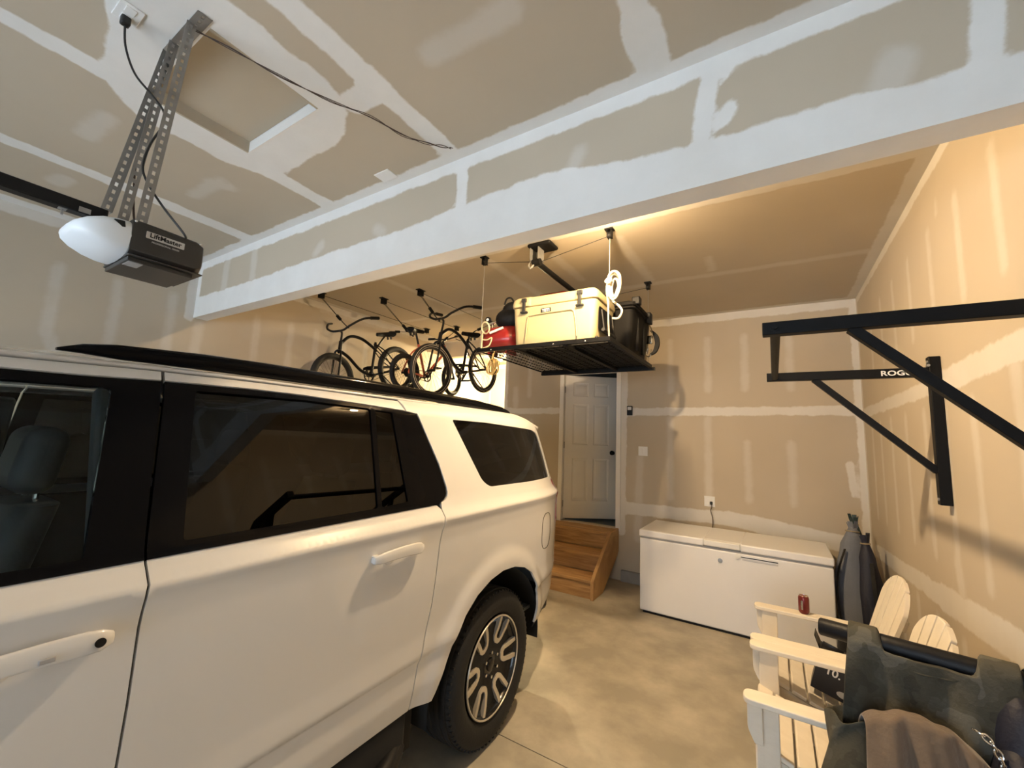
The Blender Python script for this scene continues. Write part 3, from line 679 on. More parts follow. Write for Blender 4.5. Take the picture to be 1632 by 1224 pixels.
    panel('tail_lamp', [(.918, 1.10), (.962, 1.10), (.962, 1.22), (.950, 1.375), (.925, 1.43), (.905, 1.43), (.925, 1.28)], [], 'redlamp', car, off=.005, side=side, h=.04)
    # wheels
    for yc in (0, -3.41):
        Mw = plane_M((side*.868, yc, .415), (0, 1, 0), (side, 0, 0))
        tp = [(.278, -.125), (.30, -.135), (.36, -.142), (.392, -.128), (.409, -.105), (.4135, -.05), (.415, 0), (.4135, .05), (.409, .105), (.392, .126), (.372, .135), (.345, .140), (.318, .137), (.296, .128), (.280, .118), (.272, .10), (.272, -.10)]
        b = MB(); b.lathe(tp, Mw, 72, closed=True)
        for gz in (-.075, -.03, .03, .075):
            b.lathe([(.4155, gz-.018), (.4175, gz-.015), (.4175, gz+.015), (.4155, gz+.018)], Mw, 72)
        for i in range(72):
            a = 2*PI*i/72
            for sg in (-1, 1):
                q = Mw @ V(.4035*math.cos(a), .4035*math.sin(a), sg*.106); b.box(q, (.026, .014, .011), Euler((side*(a), 0, 0)))
        tire = b.build('tyre', 'rubber', car, smooth=50)
        b = MB(); b.lathe([(.275, .124), (.262, .126), (.256, .116), (.250, .10), (.252, -.12), (.272, -.12), (.272, .11)], Mw, 64, closed=True)
        rim = b.build('wheel_rim', 'rimblack', car, label='gloss black alloy wheel with machined spokes')
        b = MB(); b.lathe([(.272, .124), (.270, .130), (.264, .130), (.261, .124)], Mw, 64, closed=True); b.build('rim_lip', 'machined', rim)
        b = MB(); b.lathe([(.256, .105), (.21, .085), (.13, .072), (.085, .080), (.06, .092), (.045, .096), (0, .096), (0, .02), (.25, .02)], Mw, 48, cap=False); b.build('wheel_face', 'rimblack', rim)
        U = [(.262, -.062), (.20, -.054), (.142, -.047), (.120, -.032), (.110, -.014), (.110, .014), (.120, .032), (.142, .047), (.20, .054), (.262, .062), (.262, .038), (.20, .030), (.150, .024), (.138, .012), (.138, -.012), (.150, -.024), (.20, -.030), (.262, -.038)]
        for k in range(6):
            a = math.radians(60*k+2); ca, sa = math.cos(a), math.sin(a)
            vs = []
            for hh in (.075, None):
                for u, v in U:
                    z = (.100+.020*ss(.11, .25, u)) if hh is None else hh
                    vs.append(Mw @ V(u*ca-v*sa, u*sa+v*ca, z))
            n = len(U); b = MB(); b._add(vs, [(i, (i+1) % n, n+(i+1) % n, n+i) for i in range(n)]+[tuple(range(n, 2*n))]); b.build('spoke', 'machined', rim, smooth=20)
        b = MB()
        b.lathe([(.036, .09), (.036, .104), (.030, .108), (0, .108)], Mw, 24); b.build('centre_cap', 'rimblack', rim)
        for k in range(6):
            a = math.radians(60*k+32); q = Mw @ V(.068*math.cos(a), .068*math.sin(a), .086)
            b = MB(); b.cyl(q, q+V(side*.024, 0, 0), .0115, .009, 6); b.build('lug_nut', 'chrome', rim)
# roof skin
ze_y = [-2.28, -2.03, -1.704, -1.435, -.711, .2, .5, .64, .775]; ze_z = [1.875, 1.901, 1.915, 1.919, 1.921, 1.921, 1.919, 1.889, 1.852]
def roof(u, v):
    y = -2.28+3.10*u; ze = float(np.interp(y, ze_y, ze_z)); xe = S(min(y, .775), ze)-.001; w_ = 2*v-1
    if y > .775: ze -= (y-.775)*.5
    return (xe*w_, y+.03*(1-w_*w_)*(1 if u > .99 else 0), ze+.062*(1-abs(w_)**2.6)*(1-.35*ss(.3, .82, y)))
b = MB(); b.grid(roof, 60, 40); b.build('roof', 'paint', car, smooth=180, solid=.012)
for side in (1, -1):
    pr = [(-1.93, 1.938, .004), (-1.88, 1.948, .014), (-1.807, 1.953, .022), (-1.58, 1.962, .028), (-1.354, 1.966, .030), (-.9, 1.968, .030), (-.516, 1.968, .030), (.056, 1.958, .029), (.33, 1.945, .026), (.44, 1.932, .018), (.50, 1.918, .006)]
    b = MB(); rings = []
    for y, z, hh in pr:
        x = S(y, 1.93)-.012; w_ = .6*hh+.006
        rings.append([V(side*(x+w_*math.cos(a)), y, z+hh*math.sin(a)) for a in [2*PI*k/12 for k in range(12)]])
    b.ring(rings); b.build('roof_rail', 'glossblack', car, smooth=60)
# hood, windscreen, tail, underbody
def hood(u, v):
    y = -4.55+1.65*u; w_ = 2*v-1; ze = float(np.interp(y, [-4.56, -4.42, -4., -3.4, -2.9], [1.05, 1.2, 1.27, 1.33, 1.385])); return (S(y, ze)*w_*.995, y, ze+.06*(1-abs(w_)**3))
b = MB(); b.grid(hood, 20, 16); b.build('bonnet', 'paint', car, smooth=180, solid=.01)
def wscr(u, v):
    w_ = 2*v-1; y = -2.95+.70*u; ze = 1.40+.49*u; return (w_*(.90-.10*u), y-.10*(1-w_*w_)*(1-u*.6), ze+.05*u*(1-w_*w_))
b = MB(); b.grid(wscr, 12, 12); b.build('windscreen', 'glass', car, smooth=180)
b = MB(); b.grid(lambda u, v: (S(-4.5, .8)*(2*v-1)*.99, -4.57-.08*(1-(2*v-1)**2), .45+.65*u), 8, 10); b.build('grille', 'satinblack', car, smooth=180, solid=.01)
TY = [.88, 1.0, .985, .965, .945, .915, .885, .868, .82, .775]; TZ = [.57, .72, .95, 1.12, 1.376, 1.46, 1.60, 1.69, 1.81, 1.850]
def tail(z0, z1, off=0.):
    def f(u, v):
        z = z0+(z1-z0)*u; y = float(np.interp(z, TZ, TY)); w_ = 2*v-1; return (S(y, z)*w_*.998, y+off+.06*(1-abs(w_)**2.4), z)
    return f
b = MB(); b.grid(tail(.57, 1.44), 18, 20); b.build('tailgate', 'paint', car, smooth=180, solid=.01)
b = MB(); b.grid(tail(1.44, 1.82), 10, 20); b.build('rear_window', 'tint', car, smooth=180)
b = MB(); b.grid(lambda u, v: ((2*v-1)*.78, .76+.12*u+.06*(1-(2*v-1)**2)*u, 1.862-.03*u), 6, 16); b.build('rear_spoiler', 'paint', car, smooth=180, solid=.025)
b = MB(); b.bb(-.86, .86, .80, 1.0, .40, .60); b.build('rear_bumper', 'satinblack', car, bevel=.03)
b = MB(); b.bb(-.55, .55, -4.4, .85, .30, .55); b.bb(-.93, .93, -2.85, -.62, .30, .56); b.build('underbody', 'matteblack', car)
b = MB(); b.bb(-.93, .93, -2.9, .8, .555, .575); b.build('cabin_floor', 'interior', car)
# cabin
b = MB(); b.box((0, -2.72, 1.17), (1.76, .34, .40)); b.build('dashboard', 'interior', car, bevel=.05)
b = MB(); b.torus((.42, -2.42, 1.20), (0, 1, .45), .185, .016, 32, 8); b.build('steering_wheel', 'satinblack', car)
def seat(x, y, wd, key):
    q = MB(); q.ball((x, y-.02, .84), .30, (wd/.6, .92, .36), 20); s_ = q.build('seat_cushion', 'leather', car)
    q = MB(); rings = []
    for t in np.linspace(0, 1, 9):
        z = .84+.66*t; yy = y+.20+.20*t; hw = wd/2*(.94-.30*t**2.2); dp = .085-.03*t
        rings.append([V(x+hw*math.copysign(abs(math.cos(a))**.5, math.cos(a)), yy+dp*math.copysign(abs(math.sin(a))**.7, math.sin(a)), z) for a in [2*PI*k/20 for k in range(20)]])
    q.ring(rings); bk = q.build('seat_back', 'leather', car, smooth=70)
    q = MB(); q.box((x, y+.40, 1.625), (.25, .10, .20), Euler((-.15, 0, 0))); hr = q.build('head_restraint', 'leather', car, bevel=.045, seg=5)
    q = MB()
    for dx in (-.06, .06): q.cyl((x+dx, y+.41, 1.48), (x+dx, y+.41, 1.62), .007, n=8)
    q.build('restraint_post', 'chrome', hr)
for x in (.45, -.45): seat(x, -2.28, .54, 0)
for x in (.48, -.48): seat(x, -1.25, .54, 1)
b = MB(); b.box((0, -2.2, .85), (.26, .8, .34)); b.build('centre_console', 'interior', car, bevel=.03)
b = MB(); b.box((.81, -1.79, 1.62), (.05, .10, .46), Euler((0, math.radians(-18), 0))); b.box((-.81, -1.79, 1.62), (.05, .10, .46), Euler((0, math.radians(18), 0))); b.build('pillar_trim', 'interior', car, bevel=.01)

# ---------------------------------------------------------------- garage door opener hung from perforated steel
OX, OY = -2.035, .46
op = thing('garage_door_opener', 'charcoal and white garage door opener motor unit hanging from perforated steel straps', 'garage opener', (OX, OY, 2.333))
hw = .135
b = MB(); rings = []
for y, s_, zz0, zz1 in ((0, 1, 0, .132), (.10, 1, 0, .131), (.195, 1, .0, .128), (.222, .92, .010, .120), (.230, .80, .025, .105)):
    rings.append([V(-hw*s_, y, zz0+.02), V(-hw*s_+.02, y, zz0), V(hw*s_-.02, y, zz0), V(hw*s_, y, zz0+.02), V(hw*s_, y, zz1-.006), V(hw*s_-.006, y, zz1), V(-hw*s_+.006, y, zz1), V(-hw*s_, y, zz1-.006)])
b.ring(rings); b.build('housing', 'openerdark', op, bevel=.002)
b = MB(); rings = []
for y, s_, zl, zh in ((.002, 1.0, -.002, .134), (-.03, 1.0, .000, .133), (-.07, .96, .010, .122), (-.105, .86, .026, .104), (-.13, .66, .042, .084), (-.14, .40, .052, .070)):
    c = (zl+zh)/2; h_ = (zh-zl)/2; w_ = hw*s_
    rings.append([V(w_*math.copysign(abs(math.cos(a))**.55, math.cos(a)), y, c+h_*math.copysign(abs(math.sin(a))**.55, math.sin(a))) for a in [2*PI*k/28 for k in range(28)]])
b.ring(rings); lens = b.build('light_lens', 'lens', op, smooth=70, label='white translucent light lens')
b = MB(); b.prism([(-.048, .108), (-.020, .112), (-.016, .090), (-.026, .088)], hw-.016, hw-.0005, plane_M((0, 0, 0), (0, 1, 0), (1, 0, 0))); b.build('lens_slot', 'matteblack', lens, bevel=.002)
b = MB(); b.bb(-hw+.004, hw+.004, .0, .226, -.002, .003); b.bb(-.12, .12, .004, .20, -.018, -.002); b.build('bottom_cover', 'openerdark', op, bevel=.005)
b = MB(); b.bb(.05, .115, .01, .05, -.0195, -.0175); b.build('warning_sticker', 'greyplastic', op)
Mx = plane_M((hw+.0006, .098, .090), (0, 1, .0), (1, 0, 0))
b = MB(); b.prism(rnd([(-.058, -.0125), (.058, -.0125), (.058, .0125), (-.058, .0125)], .003), 0, .0012, Mx); lb = b.build('label_plate', 'silver', op, label='silver label with dark lettering')
text('label_lettering', 'LiftMaster', .0235, plane_M((hw+.0022, .098, .0905), (0, 1, 0), (1, 0, 0)), 'satinblack', lb, .0004, .0006)
text('small_lettering', 'PROFESSIONAL SERIES', .0085, plane_M((hw+.0012, .100, .067), (0, 1, 0), (1, 0, 0)), 'silver', op, .0003)
for y, z in ((.008, .124), (.205, .122)):
    b = MB(); b.ball((hw, y, z), .005, n=10); b.build('screw', 'chrome', op)
b = MB(); b.beam((-.005, -.04, .150), (-.005, -3.2, .165), .045, .044); b.build('rail', 'satinblack', op, bevel=.004)
b = MB(); b.bb(.012, .0195, -.115, -.085, .132, .150); b.bb(-.006, .002, -.152, -.146, .108, .130); b.bb(-.012, .012, -.16, -.14, .126, .131); b.build('trolley', 'zinc', op)
def perforated(a, bb_, width, name, side_n, par, pitch=.032):
    """one flange strap of perforated angle: a long plate with two rows of slots cut through"""
    a, bb_ = Vector(a), Vector(bb_); d = (bb_-a); Ln = d.length; d.normalize(); n = Vector(side_n).normalized(); s_ = n.cross(d).normalized()
    k = int(Ln/pitch); bm = MB(); hw_ = width/2; hs = .0048; hl = .008
    for i in range(k):
        t0 = i*Ln/k; t1 = (i+1)*Ln/k; tm = (t0+t1)/2
        P = lambda t, w: a+d*t+s_*w
        cols = [-hw_, -hs, hs, hw_]; rows = [t0, tm-hl, tm+hl, t1]
        for r in range(3):
            for c in range(3):
                if r == 1 and c == 1: continue
                bm._add([P(rows[r], cols[c]), P(rows[r+1], cols[c]), P(rows[r+1], cols[c+1]), P(rows[r], cols[c+1])], [(0, 1, 2, 3)])
    bmesh.ops.remove_doubles(bm.bm, verts=bm.bm.verts, dist=.0004)
    return bm
zt = H-2.333
def angle_strap(a, bb_, n1, n2, par, name, w=.032):
    b1 = perforated(a, bb_, w, name, n1, par); s_ = Vector(n1).normalized().cross((Vector(bb_)-Vector(a)).normalized())
    off = s_*(w/2)+Vector(n1).normalized()*(w/2)
    b2 = perforated(Vector(a)+off, Vector(bb_)+off, w, name, n2, par)
    tm_ = bpy.data.meshes.new('t'); b2.bm.to_mesh(tm_); b1.bm.from_mesh(tm_); bpy.data.meshes.remove(tm_); b2.bm.free()
    return b1.build(name, 'zinc', par, smooth=0, solid=.0022, recalc=False)
angle_strap((-.085, .10, zt-.012), (-.085, .03, .125), (0, -1, 0), (-1, 0, 0), op, 'hanger_strap')
angle_strap((.085, .10, zt-.012), (.085, .045, .125), (0, -1, 0), (1, 0, 0), op, 'hanger_strap')
angle_strap((-.165, .10, zt-.004), (.175, .10, zt-.004), (0, 0, 1), (0, -1, 0), op, 'ceiling_bracket', .05)
angle_strap((-.100, .09, zt-.06), (-.125, -.005, .215), (0, -1, 0), (-1, 0, 0), op, 'brace_strap', .034)
b = MB(); b.bb(-.10, .10, .02, .06, .131, .137); b.build('mounting_plate', 'zinc', op)
pc = thing('opener_power_cord', 'black power cord looping from the ceiling outlet down to the garage door opener', 'cord', (-2.15, .40, H))
b = MB(); b.box((0, 0, -.022), (.03, .03, .04)); b.build('plug', 'blackcord', pc, bevel=.006)
b = MB(); b.tube(catmull([(0, 0, -.035), (-.01, .015, -.12), (.01, .05, -.22), (.06, .10, -.30), (.09, .135, -.36), (.125, .13, -.44), (.14, .10, -.54), (.13, .09, -.63), (.155, .10, -.70), (.22, .14, -.80), (.265, .20, -.89), (.255, .215, -.905)], 6), .0042, 6); b.build('cable', 'blackcord', pc)
bw = thing('bell_wire', 'thin brown twisted wire sagging along the ceiling from the opener bracket to the beam', 'wire', (-1.92, .58, H))
wp = [(-.04, -.02, -.012), (.03, .09, -.03), (.11, .25, -.05), (.18, .47, -.055), (.26, .63, -.045), (.31, .79, -.04), (.355, .93, -.03), (.40, 1.0, -.012), (.44, 1.03, -.004)]
for k in range(3):
    b = MB(); b.tube(catmull([(x+.009*math.sin(3*i+k*2), y+.012*math.cos(2.3*i+k), z-.007*((i*7+k*3) % 3)) for i, (x, y, z) in enumerate(wp)], 5), .0018, 5); b.build('strand', 'browncord', bw)
sw_ = thing('sensor_wire', 'brown wire hanging in a bow beside the opener hanger straps', 'wire', (-2.16, .56, H))
b = MB(); b.tube(catmull([(.02, .0, -.02), (-.03, -.02, -.15), (-.04, -.03, -.35), (-.03, -.05, -.55), (.01, -.05, -.72), (.07, -.05, -.84), (.12, -.04, -.90)], 6), .004, 6); b.build('strand', 'browncord', sw_)

# ---------------------------------------------------------------- lamps
def bulb_lamp(x, y, z, label, m):
    t = thing('bulb_lamp', label, 'light bulb', (x, y, z))
    b = MB(); b.lathe([(0, 0), (.055, 0), (.055, -.012), (.030, -.030), (.022, -.05), (0, -.05)], None, 24); b.build('lamp_holder', 'porcelain', t)
    b = MB(); b.lathe([(0, -.045), (.013, -.047), (.015, -.062), (.027, -.085), (.0345, -.102), (.0345, -.1035), (0, -.1035)], None, 24); b.build('bulb_neck', 'whiteplastic', t)
    b = MB(); b.lathe([(.034, -.104), (.033, -.112), (.028, -.121), (.018, -.128), (0, -.131)], None, 24, cap=False); b.build('glass_bulb', m, t, smooth=180)
bulb_lamp(-.93, 2.46, H, 'bare warm bulb in a ceiling holder just behind the beam, above the cooler', 'bulb')
bulb_lamp(-4.03, 6.0, ZA, 'glaring bare bulb in the back corner alcove beyond the bicycles', 'bulb2')

# ---------------------------------------------------------------- overhead storage rack and its hoist
RX0, RX1, RY0, RY1, RZ = -2.22, -1.0, 2.92, 4.18, 2.50
rk = thing('overhead_rack', 'black wire mesh storage platform hanging from the ceiling on cables', 'storage rack', ((RX0+RX1)/2, (RY0+RY1)/2, RZ))
w2, l2 = (RX1-RX0)/2, (RY1-RY0)/2
for a, c, hh in (((-w2, -l2, .004), (w2, -l2, .004), .034), ((-w2, l2, 0), (w2, l2, 0), .04), ((-w2, -l2, .004), (-w2, l2, .004), .010), ((w2, -l2, 0), (w2, l2, 0), .04)):
    b = MB(); b.beam(a, c, .004, hh); b.beam(V(*a)+V(0, 0, -hh/2), V(*c)+V(0, 0, -hh/2), .03 if hh > .02 else .006, .004); b.build('frame_rail', 'steelblack', rk)
for x in (-.20, .25):
    b = MB(); b.beam((x, -l2, -.012), (x, l2, -.012), .038, .022); b.build('cross_bar', 'steelblack', rk)
b = MB(); b.beam((-w2-.01, l2+.005, -.02), (w2+.03, l2+.005, -.02), .03, .03); b.build('end_bar', 'steelblack', rk)
b = MB()
for i in range(1, 16): x = -w2+2*w2*i/16; b.cyl((x, -l2, .006), (x, l2, .006), .003, n=5)
for i in range(1, 24): y = -l2+2*l2*i/24; b.cyl((-w2, y, .0), (w2, y, .0), .003, n=5)
b.build('wire_mesh', 'steelblack', rk)
b = MB(); b.bb(-.30, w2-.03, -l2+.13, l2-.06, .010, .018); b.build('deck_mat', 'rubberlatch', rk)
for x, y in ((-.45, -l2-.003), (.15, -l2-.003), (.42, -l2-.003)):
    b = MB(); b.ball((x, y-.002, -.002), .008, n=10); b.build('bolt', 'chrome', rk)
hz = thing('rack_hoist', 'black ceiling drive tube with pulleys and cables lifting the storage platform', 'hoist', (-1.60, 2.917, H))
b = MB(); b.bb(-.10, .115, -.07, .10, -.035, -.002); b.build('mounting_plate', 'steelblack', hz, bevel=.02, seg=3)
b = MB(); b.bb(-.08, -.074, -.05, .05, -.14, -.03); b.bb(-.004, .002, -.05, .05, -.14, -.03); b.bb(-.08, .0, .044, .05, -.14, -.03); b.build('gear_bracket', 'zinc', hz)
b = MB(); b.cyl((-.02, -.03, -.165), (-.02, 1.42, -.165), .024, n=14); b.build('drive_tube', 'steelblack', hz)
b = MB(); b.tube(catmull([(-.07, -.03, -.14), (-.085, -.05, -.19), (-.06, -.055, -.215), (-.04, -.04, -.18)], 4), .008, 8); b.build('crank_hook', 'zinc', hz)
b = MB(); b.cyl((-.055, -.03, -.165), (.015, -.03, -.165), .03, n=16); b.build('drum', 'steelblack', hz)
for x, y, zz_ in ((.589, .008, RZ), (.575, 1.224, RZ), (-.572, -.01, RZ), (-.60, 1.21, RZ)):
    pl = MB(); pl.bb(x-.035, x+.03, y-.03, y+.03, -.012, 0); pl.bb(x-.018, x-.012, y-.025, y+.025, -.075, -.01); pl.bb(x+.012, x+.018, y-.025, y+.025, -.075, -.01); pl.cyl((x-.012, y, -.052), (x+.012, y, -.052), .028, n=18); pl.build('ceiling_pulley', 'steelblack', hz, bevel=.002)
    b = MB(); b.cyl((x, y, -.07), (x, y, zz_-H+.02), .0028, n=6); b.build('cable', 'zinc', hz)
    b = MB(); b.cyl((x, y, -.055), (-.02, y*.9, -.15), .0025, n=6); b.build('cable', 'blackcord', hz)
# ice chest
ck = thing('ice_chest', 'large tan hard ice chest with black latches on the overhead rack', 'cooler', (-1.53, 3.02, RZ+.028), (0, 0, math.radians(1)))
cw, cd, chh = .385, .46, .34
b = MB(); rings = []
for z, e in ((0, -.022), (.02, -.012), (.08, -.008), (.30, .006), (chh, .008)):
    w_, d0, d1 = cw-.01+e, .0-e, cd+e; r = .05
    rings.append([V(x, y, z) for x, y in rnd([(-w_, d0), (w_, d0), (w_, d1), (-w_, d1)], r, 4)])
b.ring(rings); b.build('body', 'tan', ck, bevel=.006, smooth=50)
b = MB(); rings = []
for z, e in ((chh+.006, .016), (chh+.03, .020), (chh+.075, .012), (chh+.098, -.012)):
    w_, d0, d1 = cw-.01+e, .0-e, cd+e
    rings.append([V(x, y, z) for x, y in rnd([(-w_, d0), (-.22, d0), (-.20, d0+.012), (.20, d0+.012), (.22, d0), (w_, d0), (w_, d1), (-w_, d1)], [.05, .005, .005, .005, .005, .05, .05, .05], 4)])
b.ring(rings); ld = b.build('lid', 'tan', ck, bevel=.006, smooth=50)
b = MB(); b.bb(-cw+.02, cw-.02, .03, cd-.03, chh-.01, chh+.02); b.build('gasket', 'rubberlatch', ck)
for x in (-.26, .25):
    b = MB(); b.bb(x-.014, x+.014, -.034, -.018, chh-.05, chh+.055); b.bb(x-.022, x+.022, -.036, -.015, chh+.04, chh+.075); b.bb(x-.034, x+.03, -.030, -.004, chh-.055, chh-.038); b.build('latch', 'rubberlatch', ck, bevel=.004)
b = MB(); b.prism(rnd([(-.046, -.021), (.046, -.021), (.046, .021), (-.046, .021)], .004), 0, .003, plane_M((-.055, -.0105, chh-.05), (1, 0, 0), (0, -1, 0))); lg = b.build('badge', 'rubberlatch', ck, label='black badge with white lettering')
text('badge_lettering', 'YETI', .036, plane_M((-.055, -.0140, chh-.0505), (1, 0, 0), (0, -1, 0)), 'print', lg, .0004, .0012)
b = MB(); b.tube(catmull([(-.245, -.004, .045), (-.238, -.0075, .12), (-.225, -.010, .235), (-.19, -.0115, .262), (.13, -.0115, .27), (.185, -.011, .262), (.205, -.009, .22), (.225, -.004, .045)], 5), .005, 6); b.build('front_recess_edge', 'tan', ck)
b = MB(); b.prism(rnd([(.06, .10), (.40, .10), (.40, .30), (.06, .30)], .04), 0, .004, plane_M((cw-.008, 0, .0), (0, 1, 0), (1, 0, 0))); b.build('handle_recess', 'satinblack', ck)
b = MB(); b.tube([(cw+.01, .09, .27), (cw+.03, .10, .10)], .007, 8); b.tube([(cw+.01, .36, .27), (cw+.03, .35, .10)], .007, 8); b.tube([(cw+.03, .07, .10), (cw+.03, .38, .10)], .014, 10); b.build('rope_handle', 'rubberlatch', ck)
b = MB(); b.ball((cw-.012, .04, .03), .014, n=10); b.build('drain_plug', 'rubberlatch', ck)
# black tote behind it
tt = thing('storage_tote', 'tall black plastic storage tote at the right end of the overhead rack', 'tote', (-1.17, 3.85, RZ+.02))
b = MB(); rings = []
for z, e in ((0, -.05), (.02, -.03), (.36, 0), (.40, .0), (.402, .02), (.42, .02)):
    rings.append([V(x, y, z) for x, y in rnd([(-.36-e*.3, -.30-e), (.16+e, -.30-e), (.16+e, .27+e), (-.36-e*.3, .27+e)], .05, 4)])
b.ring(rings); b.build('body', 'tote', tt, bevel=.004, smooth=45)
b = MB(); b.prism(rnd([(-.39, -.335), (.19, -.335), (.19, .30), (-.39, .30)], .05, 4), .422, .455); b.prism(rnd([(-.34, -.29), (.14, -.29), (.14, .25), (-.34, .25)], .05, 4), .455, .478); b.build('lid', 'tote', tt, bevel=.006)
b = MB(); b.bb(.15, .22, -.31, -.235, .43, .50); b.bb(.17, .215, .10, .18, .36, .47); b.build('lid_latch', 'satinblack', tt, bevel=.008)
b = MB()
for y in (-.12, .08): b.bb(.135, .165, y-.01, y+.01, .05, .36)
b.build('ribs', 'tote', tt, bevel=.004)
# red air tank, black bag and white lamp ring at the left end
tk = thing('air_tank', 'round red portable air tank beside the ice chest', 'air tank', (-2.135, 3.20, RZ+.022))
b = MB(); rot = plane_M((-.20, 0, .135), (0, 1, 0), (1, 0, 0)); b.lathe([(0, 0), (.05, .004), (.10, .03), (.122, .075), (.125, .12), (.125, .30), (.11, .36), (.06, .39), (0, .395)], rot, 32); b.build('tank', 'red', tk, smooth=60)
b = MB(); b.bb(-.13, -.10, -.08, .08, -.015, .03); b.bb(.08, .11, -.08, .08, -.015, .03); b.build('foot', 'red', tk, bevel=.004)
b = MB(); b.cyl((-.12, 0, .255), (-.12, 0, .30), .012, n=10); b.cyl((-.16, -.02, .30), (-.06, -.02, .31), .014, n=10); b.build('regulator', 'chrome', tk)
b = MB(); b.lathe([(0, 0), (.030, 0), (.030, .014), (.0, .014)], plane_M((-.15, -.03, .335), (1, 0, 0), (-.3, -1, 0)), 20); b.build('pressure_gauge', 'satinblack', tk)
b = MB(); b.lathe([(0, 0), (.016, 0), (.0, .004)], plane_M((-.154, -.045, .335), (1, 0, 0), (-.3, -1, 0)), 16); b.build('gauge_dial', 'print', tk)
bg = thing('black_duffel_bag', 'dark duffel bag heaped above the red air tank', 'bag', (-2.10, 3.22, RZ+.285))
b = MB(); b.ball((.02, .0, .07), .17, (.85, .6, .62), 20); b.ball((.05, .02, .15), .12, (.95, .8, .75), 18); b.build('bag', 'blackfabric', bg, smooth=90)
b = MB(); b.tube(catmull([(-.01, -.05, .20), (.02, -.06, .25), (.07, -.06, .25), (.10, -.05, .20)], 6), .008, 8); b.build('grab_handle', 'blackfabric', bg)
lr = thing('coiled_white_hose', 'thin cream hose coiled in a hoop at the left end of the rack', 'hose', (-2.16, 3.05, RZ+.02))
b = MB(); b.torus((-.07, .0, .225), (.25, 1, .25), .052, .0075, 36, 8); b.tube(catmull([(-.10, .0, .18), (-.12, .02, .13), (-.06, .02, .115), (-.01, .02, .13), (-.035, .02, .06), (-.11, .01, .03), (-.09, .02, -.0), (0, .03, .02)], 6), .006, 8); b.tube(catmull([(-.10, 0, .16), (-.105, 0, .05), (-.10, .0, -.01), (-.06, .02, .0), (.0, .05, .03)], 6), .006, 8); b.build('hose', 'creamcord', lr)
b = MB(); b.cyl((-.02, .0, .17), (.10, .04, .22), .012, n=10); b.build('nozzle', 'whiteplastic', lr)
xc = thing('extension_cord', 'amber extension cord coiled and hung below the left edge of the rack', 'cord', (-2.115, 3.03, RZ-.02))
b = MB()
for k in range(9):
    ph = k*.7; b.torus((-.012*math.sin(ph)+.004*k-.015, .012*math.cos(ph), -.105-.006*(k % 3)), (.5+.22*math.sin(ph*1.7), 1, .2*math.cos(ph)), .062+.010*math.sin(k*2.1), .0042, 28, 6)
b.build('coil', 'cord', xc)
b = MB(); b.tube(catmull([(-.01, 0, -.04), (.0, .0, .0), (.005, .01, .03)], 5), .008, 6); b.tube(catmull([(.045, 0, -.08), (.075, -.01, -.06), (.08, -.01, -.09), (.05, 0, -.11)], 5), .004, 6); b.build('tie', 'cord', xc)
rl = thing('red_lidded_case', 'case with a red lid just showing behind the ice chest', 'case', (-1.78, 3.66, RZ+.02))
b = MB(); b.bb(-.16, .12, -.12, .12, 0, .60); b.build('case', 'tote', rl, bevel=.02)
b = MB(); b.bb(-.165, .125, -.125, .125, .60, .66); b.build('lid', 'red', rl, bevel=.015)
b = MB(); b.tube(catmull([(-.08, 0, .65), (-.06, 0, .685), (.02, 0, .685), (.04, 0, .65)], 5), .008, 8); b.build('handle', 'satinblack', rl)
rp = thing('rope_hank', 'looped white rope hank hanging at the front right corner of the rack', 'rope', (-1.02, 2.93, RZ+.02))
b = MB()
for k, (wd, ht, o) in enumerate(((.055, .10, 0), (.045, .088, .012), (.062, .108, -.012), (.035, .075, .02))):
    c = V(.045, .0+o, .40-.01*k)
    b.tube([c+V(wd*math.cos(a)*(.75+.25*math.sin(a)), .012*math.sin(2*a+k), ht*math.sin(a)) for a in [2*PI*i/28 for i in range(28)]], .0085, 7, closed=True)
b.build('hank_loop', 'rope', rp)
b = MB(); b.tube(catmull([(.0, 0, .45), (-.01, -.01, .36), (.0, 0, .25), (.005, .0, .12), (.01, 0, .0)], 6), .006, 7); b.tube(catmull([(.02, .01, .28), (.07, .02, .24), (.10, .02, .19), (.075, .02, .14), (.03, .01, .14)], 6), .0085, 7); b.tube(catmull([(.0, .0, .45), (-.02, 0, .43), (.01, -.015, .41), (.02, 0, .44)], 6, True), .010, 7); b.build('rope_tail', 'rope', rp)
b = MB(); b.bb(-.012, .018, -.012, .012, .30, .36); b.build('cleat', 'zinc', rp, bevel=.004)
b = MB(); b.tube([V(.01, 0, -.01-.004*0)]+[V(.01+.003*(i % 2), 0, -.01-.012*i) for i in range(1, 3)], .004, 6); b.build('hook', 'chrome', rp)
sb = thing('strap_bundle', 'dark webbing strap bundle with bright buckle at the far right corner of the rack', 'strap', (-1.0, 4.16, RZ+.02))
b = MB()
for k in range(4):
    pts = catmull([(.0, 0, .34), (.03+.008*k, .0, .29), (.045+.008*k, .01, .21), (.028+.006*k, 0, .13), (.0, 0, .10)], 6)
    for p, q in zip(pts, pts[1:]): b.beam(p, q+(q-p)*.15, .016, .04, (0, 1, 0))
b.build('webbing_loop', 'blackfabric', sb)
b = MB(); b.bb(-.05, .02, -.03, .0, .20, .29); b.build('buckle', 'chrome', sb, bevel=.012)
b = MB(); b.tube(catmull([(-.03, -.01, .17), (-.045, -.01, .10), (-.01, -.01, .08), (.0, -.01, .15)], 5), .009, 8); b.build('hook', 'chrome', sb)
b = MB(); b.beam((-.02, 0, .45), (-.06, 0, -.0), .006, .045, (0, 1, 0)); b.beam((-.02, 0, .42), (.02, 0, .30), .006, .045, (0, 1, 0)); b.build('webbing_tail', 'strap', sb)

